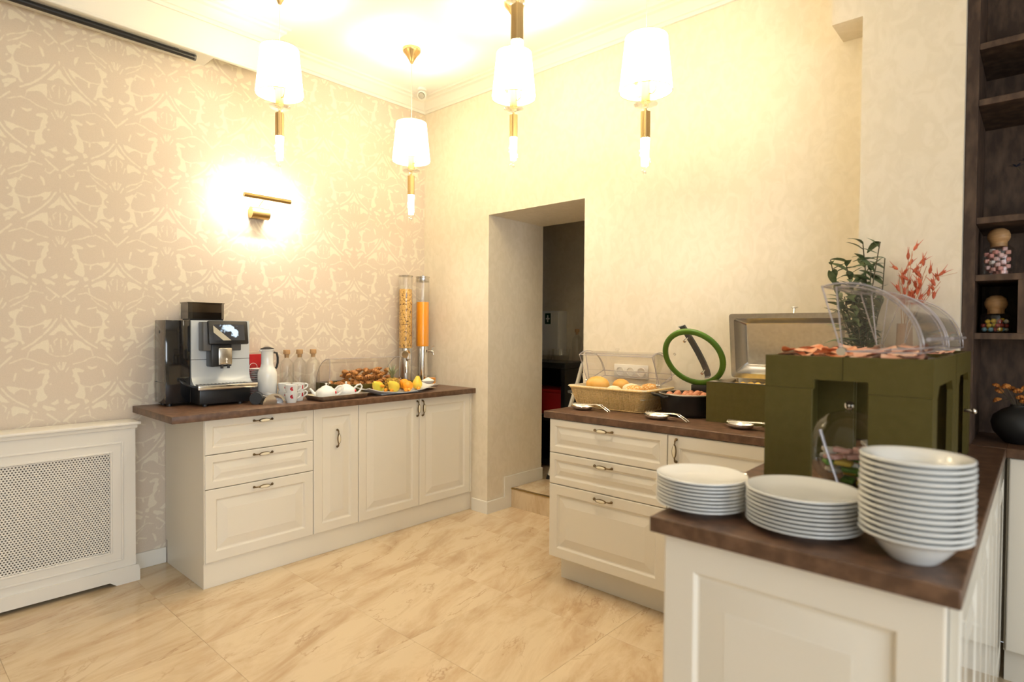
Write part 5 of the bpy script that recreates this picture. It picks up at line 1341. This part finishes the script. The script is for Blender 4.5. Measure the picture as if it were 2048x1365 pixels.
# ------------------------------------------------------------------ store room behind the doorway
bt = thing('black_trolley', 'black shelf trolley in the store room behind the doorway', 'trolley', (-3.80, 4.02, STZ))
for z in (.02, .40, .86): obj('shelf', G().box(*((.0405, 0) if z < .8 else (0, 0)), z, *((.7595, .42) if z < .8 else (.80, .42)), z+.05, .004, 1), M['black'], bt)
for x in (0.0, .76): obj('side_panel', G().box(x, .0005, .0, x+.04, .4195, .8595), M['black'], bt)
obj('back_board', G().box(.0405, .395, .07, .7595, .405, .86), M['black'], bt)
tag(obj('red_crate', G().box(-3.62, 4.07, STZ+.451, -3.08, 4.36, STZ+.665, .012, 2).box(-3.635, 4.06, STZ+.645, -3.068, 4.37, STZ+.672, .004, 1), mat('red_plastic', (.30, .010, .012), .4)), 'dark red plastic crate on the trolley shelf', 'crate')
fa_ = thing('first_aid_box', 'white first aid wall box with a green cross sign', 'first aid box', (-3.72, 4.55, 1.09))
obj('cabinet_body', G().box(0, -.12, 0, .345, -.001, .425, .004, 2), M['white'], fa_)
obj('door', G().box(.006, -.130, .006, .339, -.1205, .419, .003, 1), M['white'], fa_)
obj('lock', G().cyl((.085, -.139, .085), (.085, -.130, .085), .016, n=16), M['old_brass'], fa_)
sg = obj('sign', G().box(.182, -.1325, .300, .250, -.1302, .402), mat('dark_green_print', (.008, .045, .022), .4), fa_)
obj('cross', G().box(.209, -.134, .318, .223, -.1326, .384).box(.195, -.134, .344, .209, -.1326, .358).box(.223, -.134, .344, .237, -.1326, .358), M['white'], fa_)
TZ = STZ+.9105
for i, (x, y, r, h, lb) in enumerate(((-3.36, 4.17, .105, .11, 'wide clear glass bowl on the trolley in the store room'), (-3.155, 4.17, .083, .115, 'narrower clear glass bowl on the trolley in the store room'))):
    tag(obj('glass_bowl', G().lathe([(r*.75, 0), (r*.8, .003), (r, h), (r*.97, h), (r*.77, .008), (0, .006)], 32), M['glass'], None, (x, y, TZ), ang=50), lb, 'bowl')
TUM = G().lathe([(.024, 0), (.026, .002), (.034, .10), (.032, .10), (.024, .006), (0, .005)], 24).mesh('tumbler', 50)
for x, y, lb in ((-3.25, 4.08, 'clear tumbler in front of the bowls on the trolley'), (-3.505, 4.075, 'clear tumbler beside the wide bowl at the trolley end')):
    tag(rawobj('tumbler', TUM, M['glass'], None, (x, y, TZ)), lb, 'glass')
t = thing('glass_bottle', 'corked glass bottle on the trolley in the store room', 'bottle', (-3.12, 4.36, TZ)); rawobj('bottle_glass', BOT, M['glass'], t); rawobj('cork', CRK, M['cork'], t)
# folding step ladder just inside the doorway
sl = thing('step_ladder', 'white folding step ladder leaning open inside the doorway', 'ladder', (-2.50, 3.905, STZ))
wt_ = mat('white_tube', (.76, .74, .69), .35)
g = G()
for y in (-.20, .20):
    g.tube([(-.42, y, .0), (-.14, y, .80), (-.10, y, .93), (-.06, y*.96, .975), (-.01, y*.9, .985)], .0155, 10)
g.tube([(-.01, -.18, .985), (-.01, .18, .985)], .0155, 10)
obj('front_frame', g, wt_, sl)
g = G()
for y in (-.165, .165): g.tube([(.22, y, 0), (-.12, y, .86)], .011, 10)
g.tube([(.14, -.165, .20), (.14, .165, .20)], .009, 8)
obj('rear_frame', g, wt_, sl)
for z, x in ((.24, -.336), (.47, -.256), (.70, -.175)): obj('tread', G().box(x-.07, -.19, z, x+.09, .19, z+.022, .004, 1), M['grey'], sl)
g = G()
for x, y in ((-.42, -.20), (-.42, .20), (.22, -.165), (.22, .165)): g.cyl((x, y, 0), (x+(.012 if x < 0 else -.012), y, .035), .02, .018, n=12)
obj('rubber_foot', g, M['black'], sl)
